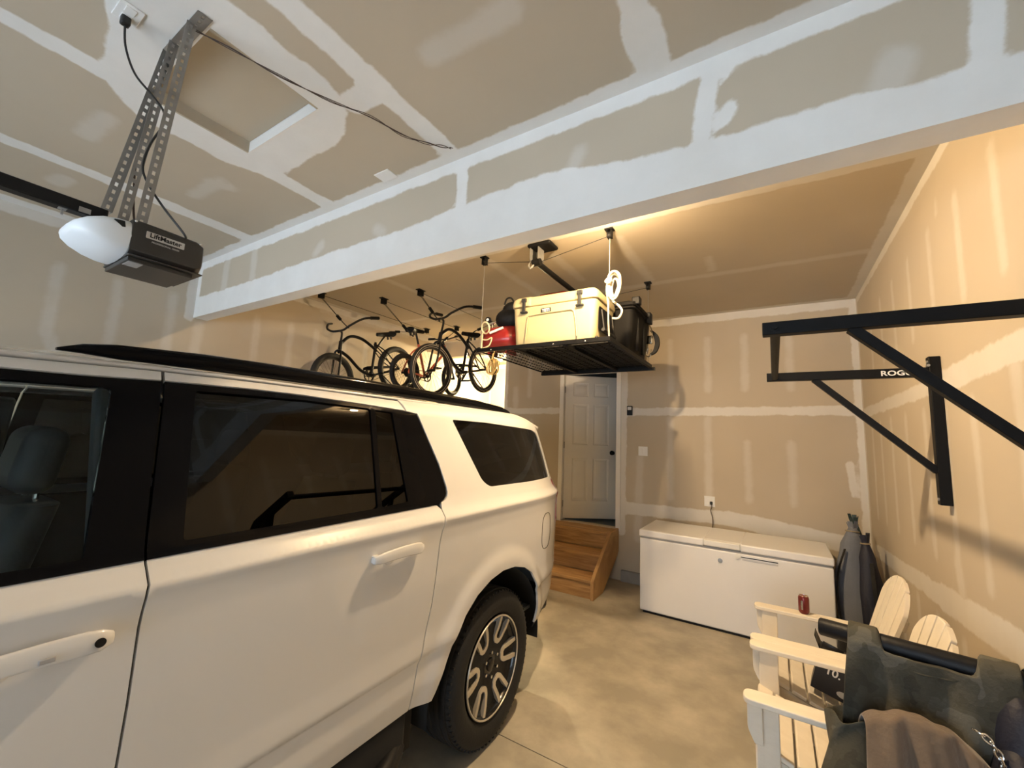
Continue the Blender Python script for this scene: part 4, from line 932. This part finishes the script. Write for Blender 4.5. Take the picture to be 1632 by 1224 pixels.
# ---------------------------------------------------------------- bicycles on ceiling hoists
def wheel(root, name, cx, cz, R, tr, steer=0., white=False, spokes=28, m_t='rubber'):
    Mw = Matrix.Translation((cx, 0, cz)) @ Matrix.Rotation(steer, 4, 'Z') @ plane_M((0, 0, 0), (1, 0, 0), (0, -1, 0))
    r = R-tr
    b = MB(); n = 48
    b.lathe([(r-tr*.75+tr*(1-math.cos(a))*.0+tr*math.cos(a)+tr*.75*0+0*a, tr*math.sin(a)) for a in [2*PI*k/10 for k in range(10)]] if False else [(r+tr*math.cos(a), tr*math.sin(a)) for a in [2*PI*k/12 for k in range(12)]], Mw, n, closed=True)
    w_ = b.build(name, m_t, root, smooth=60)
    if white:
        for sg in (-1, 1):
            b = MB(); b.lathe([(r+tr*.35, sg*tr*.97), (r-tr*.55, sg*tr*.87), (r-tr*.55, sg*tr*.80), (r+tr*.35, sg*tr*.90)], Mw, n, closed=True); b.build('cream_sidewall', 'whitewall', w_, smooth=60)
    b = MB(); b.lathe([(r-tr*.9, -.012), (r-tr*.9, .012), (r-tr*1.35, .009), (r-tr*1.35, -.009)], Mw, n, closed=True); b.build('rim', 'spoke', w_, smooth=60)
    b = MB()
    for k in range(spokes):
        a = 2*PI*k/spokes; a2 = a+(.5 if k % 2 else -.5); sg = 1 if k % 4 < 2 else -1
        b.cyl(Mw @ V((r-tr)*math.cos(a), (r-tr)*math.sin(a), 0), Mw @ V(.022*math.cos(a2), .022*math.sin(a2), sg*.028), .0013, n=4)
    b.build('wire_spokes', 'spoke', w_, smooth=0)
    b = MB(); b.cyl(Mw @ V(0, 0, -.05), Mw @ V(0, 0, .05), .016, n=12); b.build('hub', 'satinblack', w_)
    return Mw
def saddle(root, x, z, tilt=0., L=.27):
    b = MB(); rings = []
    for u in np.linspace(0, 1, 9):
        hw_ = .010+.085*max(0, (u-.35)/.65)**1.4*(1 if u < .9 else .9)+.014*(u < .36); xx_ = x+L*.55-L*u
        rings.append([V(xx_, hw_*math.cos(a), z+.030*math.sin(a)*(1 if math.sin(a) > 0 else 1.5*(.45+u*.55))+tilt*(u-.5)*.1) for a in [2*PI*k/14 for k in range(14)]])
    b.ring(rings); sd_ = b.build('saddle', 'blackfabric', root, smooth=80)
    b = MB(); b.cyl((x-.06, .03, z-.035), (x-.06, .03, z-.075), .014, n=10); b.cyl((x-.06, -.03, z-.035), (x-.06, -.03, z-.075), .014, n=10); b.build('saddle_spring', 'spoke', sd_)
def cranks(root, bx, bz, ang, r=.16, ring=.085, teeth=False):
    b = MB(); b.lathe([(ring, -.003), (ring, .003), (ring-.016, .003), (ring-.016, -.003)], plane_M((bx, -.045, bz), (1, 0, 0), (0, -1, 0)), 36, closed=True)
    for k in range(5):
        a = 2*PI*k/5; b.cyl((bx, -.045, bz), (bx+(ring-.01)*math.cos(a), -.045, bz+(ring-.01)*math.sin(a)), .007, n=6)
    b.build('chainring', 'spoke', root)
    for sg, aa in ((-1, ang), (1, ang+PI)):
        e = V(bx+r*math.cos(aa), sg*.085, bz+r*math.sin(aa))
        b = MB(); b.beam((bx, sg*.065, bz), (e.x, sg*.075, e.z), .014, .024, (0, 1, 0)); cr_ = b.build('crank_arm', 'satinblack', root, bevel=.004)
        b = MB(); b.box(e+V(0, sg*.055, 0), (.09, .085, .022)); b.build('pedal', 'satinblack', cr_, bevel=.006)
    b = MB(); b.cyl((bx, -.07, bz), (bx, .07, bz), .022, n=14); b.build('bottom_bracket', 'satinblack', root)
def chain(root, bx, bz, r0, r1, rx=0, rz=0):
    b = MB(); d = V(bx-rx, 0, bz-rz); n_ = V(-d.z, 0, d.x).normalized()
    for s_ in (-1, 1): b.beam(V(rx, -.045, rz)+n_*s_*r1, V(bx, -.045, bz)+n_*s_*r0, .006, .008, (0, 1, 0))
    b.build('chain', 'spoke', root)
def cruiser(label, loc, yaw, pitch, m, wb=1.06, R=.325, tr=.027, white=False, steer=0., stem=.20, sad=(.245, .545)):
    t = thing('bicycle', label, 'bicycle', loc, (0, pitch, yaw), 'bicycles hung on ceiling hoists')
    wheel(t, 'rear_wheel', 0, 0, R, tr, 0, white); wheel(t, 'front_wheel', wb, 0, R, tr, steer, white)
    bx, bz = .45, -.03; st_ = V(.30, 0, .40); h0, h1 = V(wb-.15, 0, .32), V(wb-.195, 0, .45)
    b = MB()
    b.tube(catmull([h1+V(0, 0, -.02), (wb-.34, 0, .50), (.52, 0, .46), (.36, 0, .34), st_+V(.01, 0, -.12)], 8), .020, 10)
    b.tube(catmull([h0+V(0, 0, .02), (wb-.27, 0, .24), (wb-.42, 0, .06), (bx, 0, bz)], 8), .020, 10)
    b.tube([(bx, 0, bz), st_], .018, 10); b.tube([h0, h1], .024, 12)
    for sg in (-1, 1):
        b.tube(catmull([st_+V(.02, sg*.012, -.02), (.16, sg*.045, .24), (0, sg*.058, 0)], 6), .009, 8); b.tube(catmull([(bx, sg*.02, bz), (.22, sg*.05, -.02), (0, sg*.058, 0)], 6), .010, 8)
        b.tube(catmull([(.36, sg*.014, .34), (.20, sg*.05, .15), (0, sg*.058, 0)], 6), .007, 8)
    b.build('frame', m, t, smooth=60)
    Rm = Matrix.Translation((wb-.16, 0, 0)) @ Matrix.Rotation(steer, 4, 'Z') @ Matrix.Translation((-(wb-.16), 0, 0)); q = lambda *p: Rm @ V(*p)
    b = MB(); b.tube([q(wb-.145, 0, .31), q(wb-.13, 0, .365-.03)], .018, 10)
    for sg in (-1, 1): b.tube(catmull([q(wb-.14, 0, .345), q(wb-.125, sg*.045, .325), q(wb-.09, sg*.058, .22), q(wb-.02, sg*.058, .03), q(wb, sg*.058, 0)], 6), .0125, 8)
    b.build('fork', m, t, smooth=60)
    zb_ = .45+stem; xs_ = wb-.195-stem*.25
    b = MB(); b.tube(catmull([q(*h1), q(h1.x-stem*.28, 0, .45+stem*.8), q(xs_+.03, 0, zb_)], 5), .013, 10); b.build('stem', 'chrome' if False else 'satinblack', t)
    hb = MB(); half = lambda sg: catmull([q(xs_+.03, 0, zb_), q(xs_+.05, sg*.10, zb_+.005), q(xs_+.03, sg*.20, zb_+.05), q(xs_-.10, sg*.30, zb_+.115), q(xs_-.30, sg*.345, zb_+.115)], 7)
    for sg in (-1, 1): hb.tube(half(sg), .014, 8)
    hbo = hb.build('handlebar', 'satinblack', t, smooth=60)
    for sg in (-1, 1):
        h_ = half(sg); b = MB(); b.tube([h_[-1]+(h_[-1]-h_[-8]).normalized()*.01, h_[-5]], .021, 10); b.build('grip', 'blackfabric', hbo)
    b = MB(); b.cyl(st_+V(.03, 0, -.10), (sad[0]+.02, 0, sad[1]-.03), .0135, n=10); b.build('seat_post', 'spoke', t)
    saddle(t, *sad); cranks(t, bx, bz, 2.4); chain(t, bx, bz, .08, .035)
    b = MB(); b.prism(rnd([(.02, .02), (bx-.02, .05), (bx+.07, .05), (bx+.09, -.01), (bx+.07, .085), (bx, .095), (.02, .055)], .01, 3), .05, .058, plane_M((0, 0, 0), (1, 0, 0), (0, -1, 0))) if not white else b.beam((.05, -.06, .05), (bx, -.06, .07), .006, .03)
    b.build('chain_guard', m, t, bevel=.002)
    b = MB(); b.tube(catmull([(.30, .05, -.05), (.20, .09, -.20), (.10, .10, -.30)], 4), .008, 8); b.build('kickstand', 'spoke', t)
    return t
cruiser('black cruiser bicycle hanging nearest the left wall with its front end lowest', (-4.53, 4.10, 2.645), -PI/2, math.radians(16), 'bikeblack', wb=1.03, R=.325, tr=.035, steer=.12, stem=.13, sad=(.11, .50))
cruiser('dark grey cruiser bicycle with cream tyre walls hanging nearest the overhead rack', (-3.34, 4.56, 2.65), -PI/2, math.radians(9.5), 'bikegrey', wb=1.02, R=.315, tr=.029, white=True, steer=-.10, stem=.17, sad=(.26, .465))
def mtb(label, loc, yaw, pitch, R=.255):
    t = thing('bicycle', label, 'bicycle', loc, (0, pitch, yaw), 'bicycles hung on ceiling hoists'); wb = .92; m = 'bikered'
    wheel(t, 'rear_wheel', 0, 0, R, .029); wheel(t, 'front_wheel', wb, 0, R, .029, .15)
    bx, bz = .36, -.02; s0 = V(.22, 0, .40); h0, h1 = V(wb-.15, 0, .36), V(wb-.19, 0, .47)
    b = MB(); b.tube([(bx, 0, bz), s0], .0165, 10); b.tube([s0+V(.01, 0, -.03), h1+V(0, 0, -.02)], .0165, 10); b.tube([(bx, 0, bz), h0+V(0, 0, .02)], .019, 10); b.tube([h0, h1], .021, 12)
    for sg in (-1, 1):
        b.tube(catmull([s0+V(.01, sg*.015, -.05), (.13, sg*.05, .25), (0, sg*.06, 0)], 5), .0105, 8); b.tube(catmull([(bx, sg*.02, bz), (.2, sg*.05, -.01), (0, sg*.06, 0)], 5), .0115, 8)
    b.build('frame', m, t, smooth=60)
    b = MB(); b.tube([(wb-.15, 0, .36), (wb-.135, 0, .31)], .02, 10)
    for sg in (-1, 1): b.tube([(wb-.14, 0, .315), (wb-.13, sg*.055, .30), (wb-.02, sg*.058, .0)], .014, 8)
    b.build('fork', 'satinblack', t, smooth=60)
    b = MB(); b.tube([h1, h1+V(-.02, 0, .05), h1+V(.05, 0, .09)], .013, 10); b.build('stem', 'satinblack', t)
    c = h1+V(.05, 0, .09); b = MB(); b.tube(catmull([c+V(-.05, -.29, .02), c+V(-.01, -.12, .01), c, c+V(-.01, .12, .01), c+V(-.05, .29, .02)], 5), .011, 8); hb = b.build('handlebar', 'satinblack', t)
    for sg in (-1, 1):
        b = MB(); b.tube([c+V(-.05, sg*.30, .02), c+V(-.035, sg*.19, .017)], .017, 10); b.build('grip', 'blackfabric', hb)
        b = MB(); b.tube([c+V(.0, sg*.17, -.005), c+V(.05, sg*.21, -.03), c+V(.03, sg*.28, -.03)], .006, 6); b.build('brake_lever', 'spoke', hb)
    b = MB(); b.cyl(s0, (.17, 0, .54), .0135, n=10); b.build('seat_post', 'satinblack', t)
    saddle(t, .165, .575, 0, .25); cranks(t, bx, bz, .9, .15, .075); chain(t, bx, bz, .07, .04)
    b = MB()
    for k in range(6): b.lathe([(0, 0), (.058-.007*k, 0), (.058-.007*k, .003), (0, .003)], plane_M((0, -.032-.004*k, 0), (1, 0, 0), (0, -1, 0)), 24)
    b.build('cassette', 'satinblack', t)
    b = MB(); b.tube(catmull([(.0, -.06, -.02), (.02, -.065, -.07), (.05, -.06, -.13)], 4), .012, 8); b.build('derailleur', 'satinblack', t)
    return t
mtb('orange red mountain bicycle hanging between the two dark cruisers', (-3.97, 3.74, 2.515), PI/2, math.radians(-3), .25)
def hoist(x, y0, y1, a, c, label):
    t = thing('bike_hoist', label, 'hoist', (x, (y0+y1)/2, H), group='bicycle hoists on the ceiling')
    L_ = (y1-y0)/2
    for y, e in ((-L_, a), (L_, c)):
        b = MB(); b.bb(-.03, .03, y-.05, y+.05, -.008, 0); b.bb(-.02, -.013, y-.03, y+.035, -.07, -.006); b.bb(.013, .02, y-.03, y+.035, -.07, -.006); b.cyl((-.013, y, -.045), (.013, y, -.045), .026, n=16); b.build('ceiling_pulley', 'steelblack', t, bevel=.002)
        e = Vector(e)-Vector((x, (y0+y1)/2, H)); top = V(0, y, -.055); d = (e-top).normalized(); m_ = e-d*.16
        b = MB()
        for o in (-.008, .008): b.cyl(top+V(o, 0, 0), m_+V(o*.6, 0, 0), .003, n=6)
        b.build('lift_rope', 'blackcord', t)
        b = MB(); b.tube([m_-d*.02, m_+d*.05], .019, 10); b.build('hook_pulley', 'steelblack', t)
        b = MB(); b.tube(catmull([m_+d*.05, m_+d*.10, e+d*.01+V(0, .012, 0), e+d*.02+V(0, .02, .0), e+V(0, .032, .012)], 5), .007, 8); b.build('rubber_hook', 'rubberlatch', t)
    b = MB(); b.cyl((0, -L_, -.03), (0, L_, -.03), .003, n=6); b.build('ceiling_rope', 'blackcord', t)
hoist(-4.50, 2.83, 4.62, (-4.52, 3.22, 3.05), (-4.53, 3.92, 3.15), 'black pulley hoist holding the cruiser by the left wall')
hoist(-3.97, 3.31, 4.70, (-3.97, 3.80, 3.02), (-3.97, 4.37, 3.03), 'black pulley hoist holding the orange red bicycle')
hoist(-3.34, 3.29, 4.66, (-3.34, 3.60, 3.10), (-3.34, 4.30, 3.12), 'black pulley hoist holding the dark grey cruiser near the rack')

# ---------------------------------------------------------------- wall mounted pull-up bar
pu = thing('pull_up_bar', 'black steel pull-up bar on two braced arms bolted to the right wall', 'pull-up bar', (XR, 2.55, 0))
def arm(y, zt_, dy, post_z0, post_z1, bs=0.):
    zc = zt_-.026; L_ = .812
    b = MB(); b.bb(-.05, -.001, y-.026, y+.026, post_z0, post_z1); b.build('wall_post', 'steelblack', pu, bevel=.004)
    b = MB(); b.bb(-L_, -.05, y-.0255, y+.0255, zc-.0255, zc+.0255); a_ = b.build('arm', 'steelblack', pu, bevel=.003)
    b = MB(); b.beam((-.565+bs, y, zc-.02), (-.045, y, zc-.54+bs), .034, .04, (0, 1, 0)); b.build('brace', 'steelblack', pu, bevel=.002)
    b = MB()
    for z in (post_z0+.03, post_z1-.03, zc-.04): b.cyl((-.056, y+.0*dy-.012, z), (-.046, y-.012, z), .009, n=6)
    b.cyl((-.053, y-.01, post_z1-.05), (-.053, y-.032, post_z1-.05), .008, n=8)
    b.build('bolt', 'zinc', pu)
    return a_, zc
ya, yb_ = 1.93-2.55, 3.145-2.55
a1, z1_ = arm(ya, 2.248, -1, 1.50, 2.30, .032); a2, z2_ = arm(yb_, 2.228, 1, 1.488, 2.287)
b = MB(); b.cyl((-.768, ya-.02, z1_-.004), (-.768, yb_+.02, z2_-.004), .0185, n=20); b.build('grip_bar', 'steelblack', pu)
b = MB(); b.cyl((-.768, ya-.025, z1_), (-.768, ya-.029, z1_), .016, n=16); b.cyl((-.768, ya-.03, z1_), (-.768, ya-.044, z1_), .009, n=6); b.build('end_bolt', 'steelblack', pu)
text('maker_lettering', 'ROGUE', .040, plane_M((-.172, yb_-.0265, z2_-.003), (1, 0, 0), (0, -1, 0)), 'print', a2, .0005, .0010, squeeze=1.22)

# ---------------------------------------------------------------- two garden chairs by the right wall
def chair(label, y):
    t = thing('adirondack_chair', label, 'chair', (-.065, y, 0), (0, 0, PI), 'cream wooden garden chairs by the right wall')
    for sg in (-1, 1):
        b = MB(); b.bb(-.048, .048, sg*.285-.012, sg*.285+.012, 0, .577); b.build('front_leg', 'paintwood', t, bevel=.006)
        b = MB(); o = rnd([(.095, -.052), (.095, .052), (-.34, .052), (-.60, .034), (-.60, -.036), (-.34, -.052)], [.045, .045, .05, .015, .015, .05], 6)
        b.prism([(x, yy*(sg if sg > 0 else -1)) for x, yy in o], .577, .603, Matrix.Translation((0, sg*.310, 0))); b.build('armrest', 'paintwood', t, bevel=.005, seg=3)
        b = MB(); b.prism(rnd([(.0, .577), (.062, .577), (.062, .46), (.034, .40), (.0, .40)], [0, 0, .02, .02, 0], 4), -.012, .012, Matrix.Translation((.018, sg*.311, 0)) @ Matrix.Rotation(PI/2, 4, 'X')); b.build('arm_bracket', 'paintwood', t, bevel=.003)
        b = MB(); b.prism([(.045, .37), (.045, .25), (-.78, .0), (-.83, .0), (-.83, .05), (-.40, .20)], -.012, .012, Matrix.Translation((0, sg*.258, 0)) @ Matrix.Rotation(PI/2, 4, 'X')); b.build('side_rail', 'paintwood', t, bevel=.004)
    b = MB(); b.bb(.03, .052, -.272, .272, .24, .372); b.build('front_apron', 'paintwood', t, bevel=.006)
    for i in range(6):
        x = .02-.083*i; z = .376-.030*i; b = MB(); b.box((x, 0, z), (.074, .56, .020), Euler((0, -.34, 0))); b.build('seat_slat', 'paintwood', t, bevel=.005, seg=3)
    fan = lambda q, hgt: q*(.195+.085*hgt/.86)
    for i in range(5):
        q0, q1 = -1+.4*i+.022, -1+.4*(i+1)-.022
        top = lambda q: .665+.205*math.sqrt(max(0, 1-(q*.985)**2))
        P = [(fan(q0, 0), 0), (fan(q1, 0), 0)] + [(fan(q1+(q0-q1)*k/8, .8), top(q1+(q0-q1)*k/8)) for k in range(9)]
        P = rnd(P, [0, 0, .018]+[0]*7+[.018], 3)
        Mx = Matrix.Translation((-.415, 0, .19)) @ Matrix.Rotation(math.radians(-18.5), 4, 'Y') @ plane_M((0, 0, 0), (0, 1, 0), (1, 0, 0))
        b = MB(); b.prism(P, -.010, .010, Mx); b.build('back_slat', 'paintwood', t, bevel=.005, seg=3)
    for z, x, hw_ in ((.26, -.475, .26), (.56, -.575, .30), (.80, -.650, .21)):
        b = MB(); b.box((x, 0, z), (.022, 2*hw_, .06), Euler((0, -.32, 0))); b.build('back_rail', 'paintwood', t, bevel=.005)
    return t
chair('cream slatted garden chair nearer the freezer, with a can on its arm', 3.46)
chair('cream slatted garden chair partly covered by the camouflage jacket and padded bar', 2.735)
cn = thing('drink_can', 'red and silver drink can standing on the far garden chair arm', 'can', (.145, 3.775, .603))
b = MB(); b.lathe([(0, .003), (.022, .0), (.026, .004), (.033, .016), (.033, .104), (.030, .114), (.026, .119)], None, 32); b.build('body', 'canred', cn, smooth=50)
b = MB(); b.lathe([(.0265, .118), (.0275, .122), (.0245, .122), (.023, .116), (0, .1155)], None, 32); b.build('lid', 'alu', cn)
b = MB(); b.lathe([(.0333, .030), (.0333, .09)], None, 32); 
bmesh.ops.delete(b.bm, geom=[f for f in b.bm.faces if not (-2.2 < math.atan2(f.calc_center_median().y, f.calc_center_median().x) < -1.7 or len(f.verts) > 4 and False)], context='FACES'); b.build('silver_band', 'alu', cn)
bx = thing('drink_carton', 'opened black drink carton standing on the far garden chair seat', 'carton', (.245, 3.36, .295), (0, math.radians(14), math.radians(-6)))
b = MB(); b.bb(-.105, .105, -.075, .075, .02, .25); b.build('carton', 'card', bx, bevel=.003)
b = MB(); b._add([V(-.105, -.075, .25), V(.0, -.075, .25), V(.0, -.10, .31), V(-.10, -.10, .315)], [(0, 1, 2, 3)]); b._add([V(-.105, -.075, .25), V(-.105, .075, .25), V(-.145, .07, .31), V(-.145, -.06, .31)], [(0, 1, 2, 3)]); b.build('flap', 'card', bx, solid=.002)
b = MB(); b._add([V(.01, -.076, .25), V(.105, -.076, .25), V(.10, -.12, .295), V(.012, -.12, .30)], [(0, 1, 2, 3)]); b.build('inner_flap', 'cardin', bx, solid=.002)
text('carton_lettering', '10.', .062, plane_M((-.02, -.0765, .155), (1, 0, 0), (0, -1, 0)), 'print', bx, .0003, .001)
b = MB(); b.lathe([(.014, 0), (.022, 0)], plane_M((.045, -.0765, .06), (1, 0, 0), (0, -1, 0)) @ Matrix.Diagonal((1.4, .8, 1, 1)), 24); b.build('printed_oval', 'print', bx)

# ---------------------------------------------------------------- padded bar with clothes over it
A0, A1 = V(.155, 2.467, .96), V(.786, 2.331, .96); ad_ = (A1-A0).normalized(); an_ = V(-.205, -.978, 0)
pb_ = thing('padded_bar', 'black padded bar projecting from the right wall above the near garden chair', 'padded bar', tuple(A0))
b = MB(); d_ = A1-A0; b.tube([V(0, 0, 0)-ad_*.006, V(0, 0, 0), d_*.5, d_], [.031, .036, .037, .037], 24); b.build('pad', 'vinyl', pb_, smooth=50)
b = MB(); b.tube([-ad_*.0075, -ad_*.004], .016, 16); b.build('end_cap', 'satinblack', pb_)
def cloth(name, fn, nu, nv, m, par, th=.006, sub=1):
    b = MB(); b.grid(fn, nu, nv); return b.build(name, m, par, smooth=180, solid=th, sub=sub)
jk = thing('camouflage_jacket', 'faded olive camouflage jacket draped over the black padded bar', 'jacket', tuple(A0+V(0, 0, -.05)))
def jk_front(u, v):
    s_ = .10+.48*u; c = ad_*s_+V(0, 0, .05)
    sag = .075*math.exp(-((u-.50)/.26)**4)+.02*math.sin(u*9)*0
    bump = .013*math.sin(u*17+3*v)+.009*math.sin(u*31-4*v)+.016*math.sin(6*v+u*5)+.007*math.sin(19*v-11*u)
    L_ = .50
    if v < .22 and sag < .02:
        a = PI*.95-(v/.22)*PI*.95; o = an_*(.055*math.cos(a)); return c+o+V(0, 0, .055*math.sin(a)+.0)
    if v < .22:
        k = v/.22; return c+an_*(.05+.012*k+bump*.4)+V(0, 0, .02-sag*(1-.3*k)-.02*k)
    k = (v-.22)/.78; w_ = 1+.10*k*(u-.5)
    return c+ad_*(.06*k*(u-.5)-.02*k)+an_*(.058+.03*k+bump*(.3+k))+V(0, 0, -L_*k)
cloth('jacket_body', jk_front, 44, 40, 'camo', jk)
def jk_back(u, v):
    s_ = .10+.48*u; c = ad_*s_+V(0, 0, .05); return c-an_*(.052+.01*v+.004*math.sin(13*u))+V(0, 0, .0-.22*v)
cloth('jacket_back', jk_back, 20, 10, 'camo', jk)
def jk_coll(u, v):
    a = -.3+u*PI*1.12; s_ = .19+.24*v*(1) ; k = 1-2*abs(v-.5)
    return ad_*(.155+.30*v)+V(0, 0, .05)+an_*(.070+.016*math.sin(u*PI)+.004*math.sin(20*v))+V(0, 0, -.055-.035*u-.02*k)
def jk_slv(u, v):
    a = u*2*PI; p = V(.085, -.10, -.24)+V(-.055*v, -.085*math.sin(v*2.4), -.42*v); rx, ry = .085+.018*math.sin(3*a+7*v), .055+.018*math.sin(2*a+11*v)
    return p+V(rx*math.cos(a), ry*math.sin(a), .012*math.sin(4*a+9*v))
cloth('sleeve', jk_slv, 28, 18, 'camo', jk, .004)
b = MB(); b.beam(ad_*.565+V(0, 0, .05)+an_*.075+V(0, 0, -.06), ad_*.555+V(0, 0, .05)+an_*.10+V(0, 0, -.26), .026, .006, an_); b.build('webbing_strap', 'strap', jk)
bs_ = thing('brown_sweatshirt', 'taupe brown fleece sweatshirt heaped against the camouflage jacket', 'sweatshirt', (.395, 2.27, .635))
def heap(u, v):
    x = -.135+.36*u; top = .165*(1-abs(2*u-.86)**2.2*(.55 if u < .43 else .62)); 
    f = (.008+.016*v*v)*math.sin(u*19+v*3)+(.006+.006*v)*math.sin(u*33-v*6)+.008*math.sin(7*v+3*u)
    if v < .35:
        k = v/.35; return V(x, .13*(1-k)-.09*k+f*.5, top-(1-k)**2.4*(top+.022)+f*.3*k)
    k = (v-.35)/.65; return V(x+.07*k*(u-.3), -.09-.075*math.sin(k*1.6)+f*(1+k), top-.50*k)
cloth('sweatshirt', heap, 40, 34, 'brown', bs_, .01)
cc = thing('chrome_chain', 'bright chrome link chain hanging beside the brown sweatshirt', 'chain', (.575, 2.24, .805))
cp = catmull([(-.02, -.0, .0), (.012, -.015, -.012), (.034, -.02, -.040), (.048, -.025, -.085), (.052, -.03, -.14), (.055, -.03, -.22), (.055, -.03, -.30)], 40)
acc = 0; last = cp[0]; k = 0
for p, q in zip(cp, cp[1:]):
    acc += (q-p).length
    if acc > .0215:
        acc = 0; d_ = (q-p).normalized(); s1, u1, _ = frame_of(d_, (0, -1, .3)); w_ = s1 if k % 2 else u1; k += 1
        b = MB(); b.tube([p+d_*(.0155*math.cos(a))*1.0+w_*(.0092*math.sin(a)) for a in [2*PI*i/18 for i in range(18)]], .0034, 8, closed=True); b.build('chain_link', 'chrome', cc)
nb = thing('navy_bag', 'dark navy bag hanging at the wall end of the padded bar', 'bag', (.70, 2.31, .66))
b = MB(); b.ball((0, .0, .0), .27, (.31, .40, 1.0), 24); b.ball((-.03, -.05, -.10), .22, (.36, .55, 1.0), 24); b.build('bag', 'navy', nb, smooth=90)
b = MB(); b.tube(catmull([(.04, -.03, .20), (.04, -.055, .30), (.04, .02, .345), (.04, .075, .30), (.04, .05, .2)], 6), .008, 8); b.build('carry_strap', 'blackfabric', nb)

# ---------------------------------------------------------------- folded camp chairs in bags in the far corner
def bag(label, loc, m, Hh, r, lean, twist):
    t = thing('camp_chair_bag', label, 'chair bag', loc, lean, 'bagged camp chairs in the corner')
    b = MB(); rings = []; N = 14
    for i in range(N+1):
        u = i/N; rr = r*(.55+.45*ss(0, .12, u))*(1-.30*ss(.55, .85, u))*(1-.72*ss(.86, 1.0, u)); z = Hh*u
        rings.append([V(rr*math.cos(a)*(1+.08*math.sin(3*a+9*u)), rr*.8*math.sin(a)*(1+.1*math.sin(2*a-7*u)), z) for a in [2*PI*k/20 for k in range(20)]])
    b.ring(rings); b.build('bag', m, t, smooth=80)
    b = MB(); b.tube([(r*.36*math.cos(a), r*.3*math.sin(a), Hh*.965) for a in [2*PI*k/14 for k in range(14)]], .006, 6, closed=True); b.build('drawstring', 'strap', t)
    b = MB()
    for k in range(5): a = 2*PI*k/5+twist; b.beam((.015*math.cos(a), .015*math.sin(a), Hh*.96), (.040*math.cos(a), .032*math.sin(a), Hh*1.02+.008*k), .036, .004, (math.cos(a), math.sin(a), 0))
    b.build('gathered_top', m, t)
    b = MB(); pts = catmull([(-r*.7, -r*.55, Hh*.82), (-r*1.25, -r*.75, Hh*.6), (-r*1.2, -r*.7, Hh*.35), (-r*.8, -r*.5, Hh*.15)], 6)
    for p, q in zip(pts, pts[1:]): b.beam(p, q+(q-p)*.1, .004, .028, (0, 1, 0))
    b.build('shoulder_strap', 'blackfabric', t)
    return t
bag('blue grey bagged camp chair leaning in the corner right of the freezer', (.545, 4.78, .03), 'bluegrey', 1.06, .135, (math.radians(-5), math.radians(3), .3), .2)
bag('dark navy bagged camp chair behind the blue grey one at the right wall', (.685, 4.58, .03), 'navy', 1.0, .10, (math.radians(-6), math.radians(3), 1.0), .9)
bag('teal bagged camp chair squeezed between the blue grey bag and the wall', (.66, 4.98, .03), 'teal', 1.10, .085, (math.radians(-2), math.radians(3), 2.0), 1.7)
bt = thing('black_gear_bag', 'low black gear bag with added glint beads on the floor beside the freezer', 'bag', (.53, 4.45, 0))
b = MB(); b.ball((0, 0, .20), .20, (.75, 1.05, 1.0), 20); b.bb(-.13, .13, -.16, .16, .0, .20); b.build('bag', 'blackfabric', bt, smooth=80, bevel=.02)
for k, (x, y, z) in enumerate(((-.09, -.13, .345), (-.04, -.16, .335), (.02, -.15, .35), (.06, -.17, .32), (-.06, -.10, .375))):
    b = MB(); b.ball((x, y, z), .012, (1.3, .8, 1), 10); b.build('buckle', 'chrome', bt)  # small chrome balls added for the glints on the bag, not real buckles
b = MB(); b.tube(catmull([(-.11, -.1, .32), (-.05, -.12, .42), (.05, -.1, .42), (.10, -.08, .33)], 6), .012, 8); b.build('carry_handle', 'blackfabric', bt)

# ---------------------------------------------------------------- daylight through the open garage doorway
w = bpy.data.worlds.new('world'); SC.world = w; w.use_nodes = True
nt = w.node_tree; bgn = nt.nodes['Background']; bgn.inputs['Color'].default_value = (.68, .84, 1.0, 1); bgn.inputs['Strength'].default_value = 2.5
la = bpy.data.lights.new('doorway_portal', 'AREA'); la.shape = 'RECTANGLE'; la.size = GX1-GX0; la.size_y = GZ; la.cycles.is_portal = True
lo = bpy.data.objects.new('doorway_portal', la); COL.objects.link(lo); lo.location = ((GX0+GX1)/2, YF-.12, GZ/2); lo.rotation_euler = (math.radians(90), 0, 0); lo['kind'] = 'structure'
sl = bpy.data.lights.new('sun', 'SUN'); sl.energy = 33; sl.angle = .01; sl.color = (.97, .98, 1.0); so = bpy.data.objects.new('sun', sl); COL.objects.link(so); so.rotation_euler = V(.62, -.52, -.57).to_track_quat('-Z', 'Y').to_euler(); so.location = (0, 4, 9)

# ---------------------------------------------------------------- camera
YAW, PITCH, ROLL, FPX = .5608, .1271, .0417, 664.98
f = V(-math.sin(YAW)*math.cos(PITCH), math.cos(YAW)*math.cos(PITCH), math.sin(PITCH)); r = V(math.cos(YAW), math.sin(YAW), 0); u = r.cross(f)
r2 = r*math.cos(ROLL)+u*math.sin(ROLL); u2 = u*math.cos(ROLL)-r*math.sin(ROLL)
cam = bpy.data.cameras.new('camera'); co = bpy.data.objects.new('camera', cam); COL.objects.link(co)
Mc = Matrix((r2, u2, -f)).transposed().to_4x4(); Mc.translation = V(0, 0, 1.75); co.matrix_world = Mc
cam.sensor_fit = 'HORIZONTAL'; cam.sensor_width = 36; cam.lens = FPX*36/1632; cam.clip_start = .02
SC.camera = co
vs = SC.view_settings; vs.view_transform = 'Standard'; vs.look = 'None'; vs.gamma = 1; vs.use_curve_mapping = False; vs.exposure = 1.15
SC.cycles.use_denoising = True; SC.cycles.max_bounces = 10; SC.cycles.diffuse_bounces = 6; SC.cycles.transparent_max_bounces = 16
SC.cycles.sample_clamp_indirect = 6; SC.cycles.caustics_reflective = False; SC.cycles.caustics_refractive = False
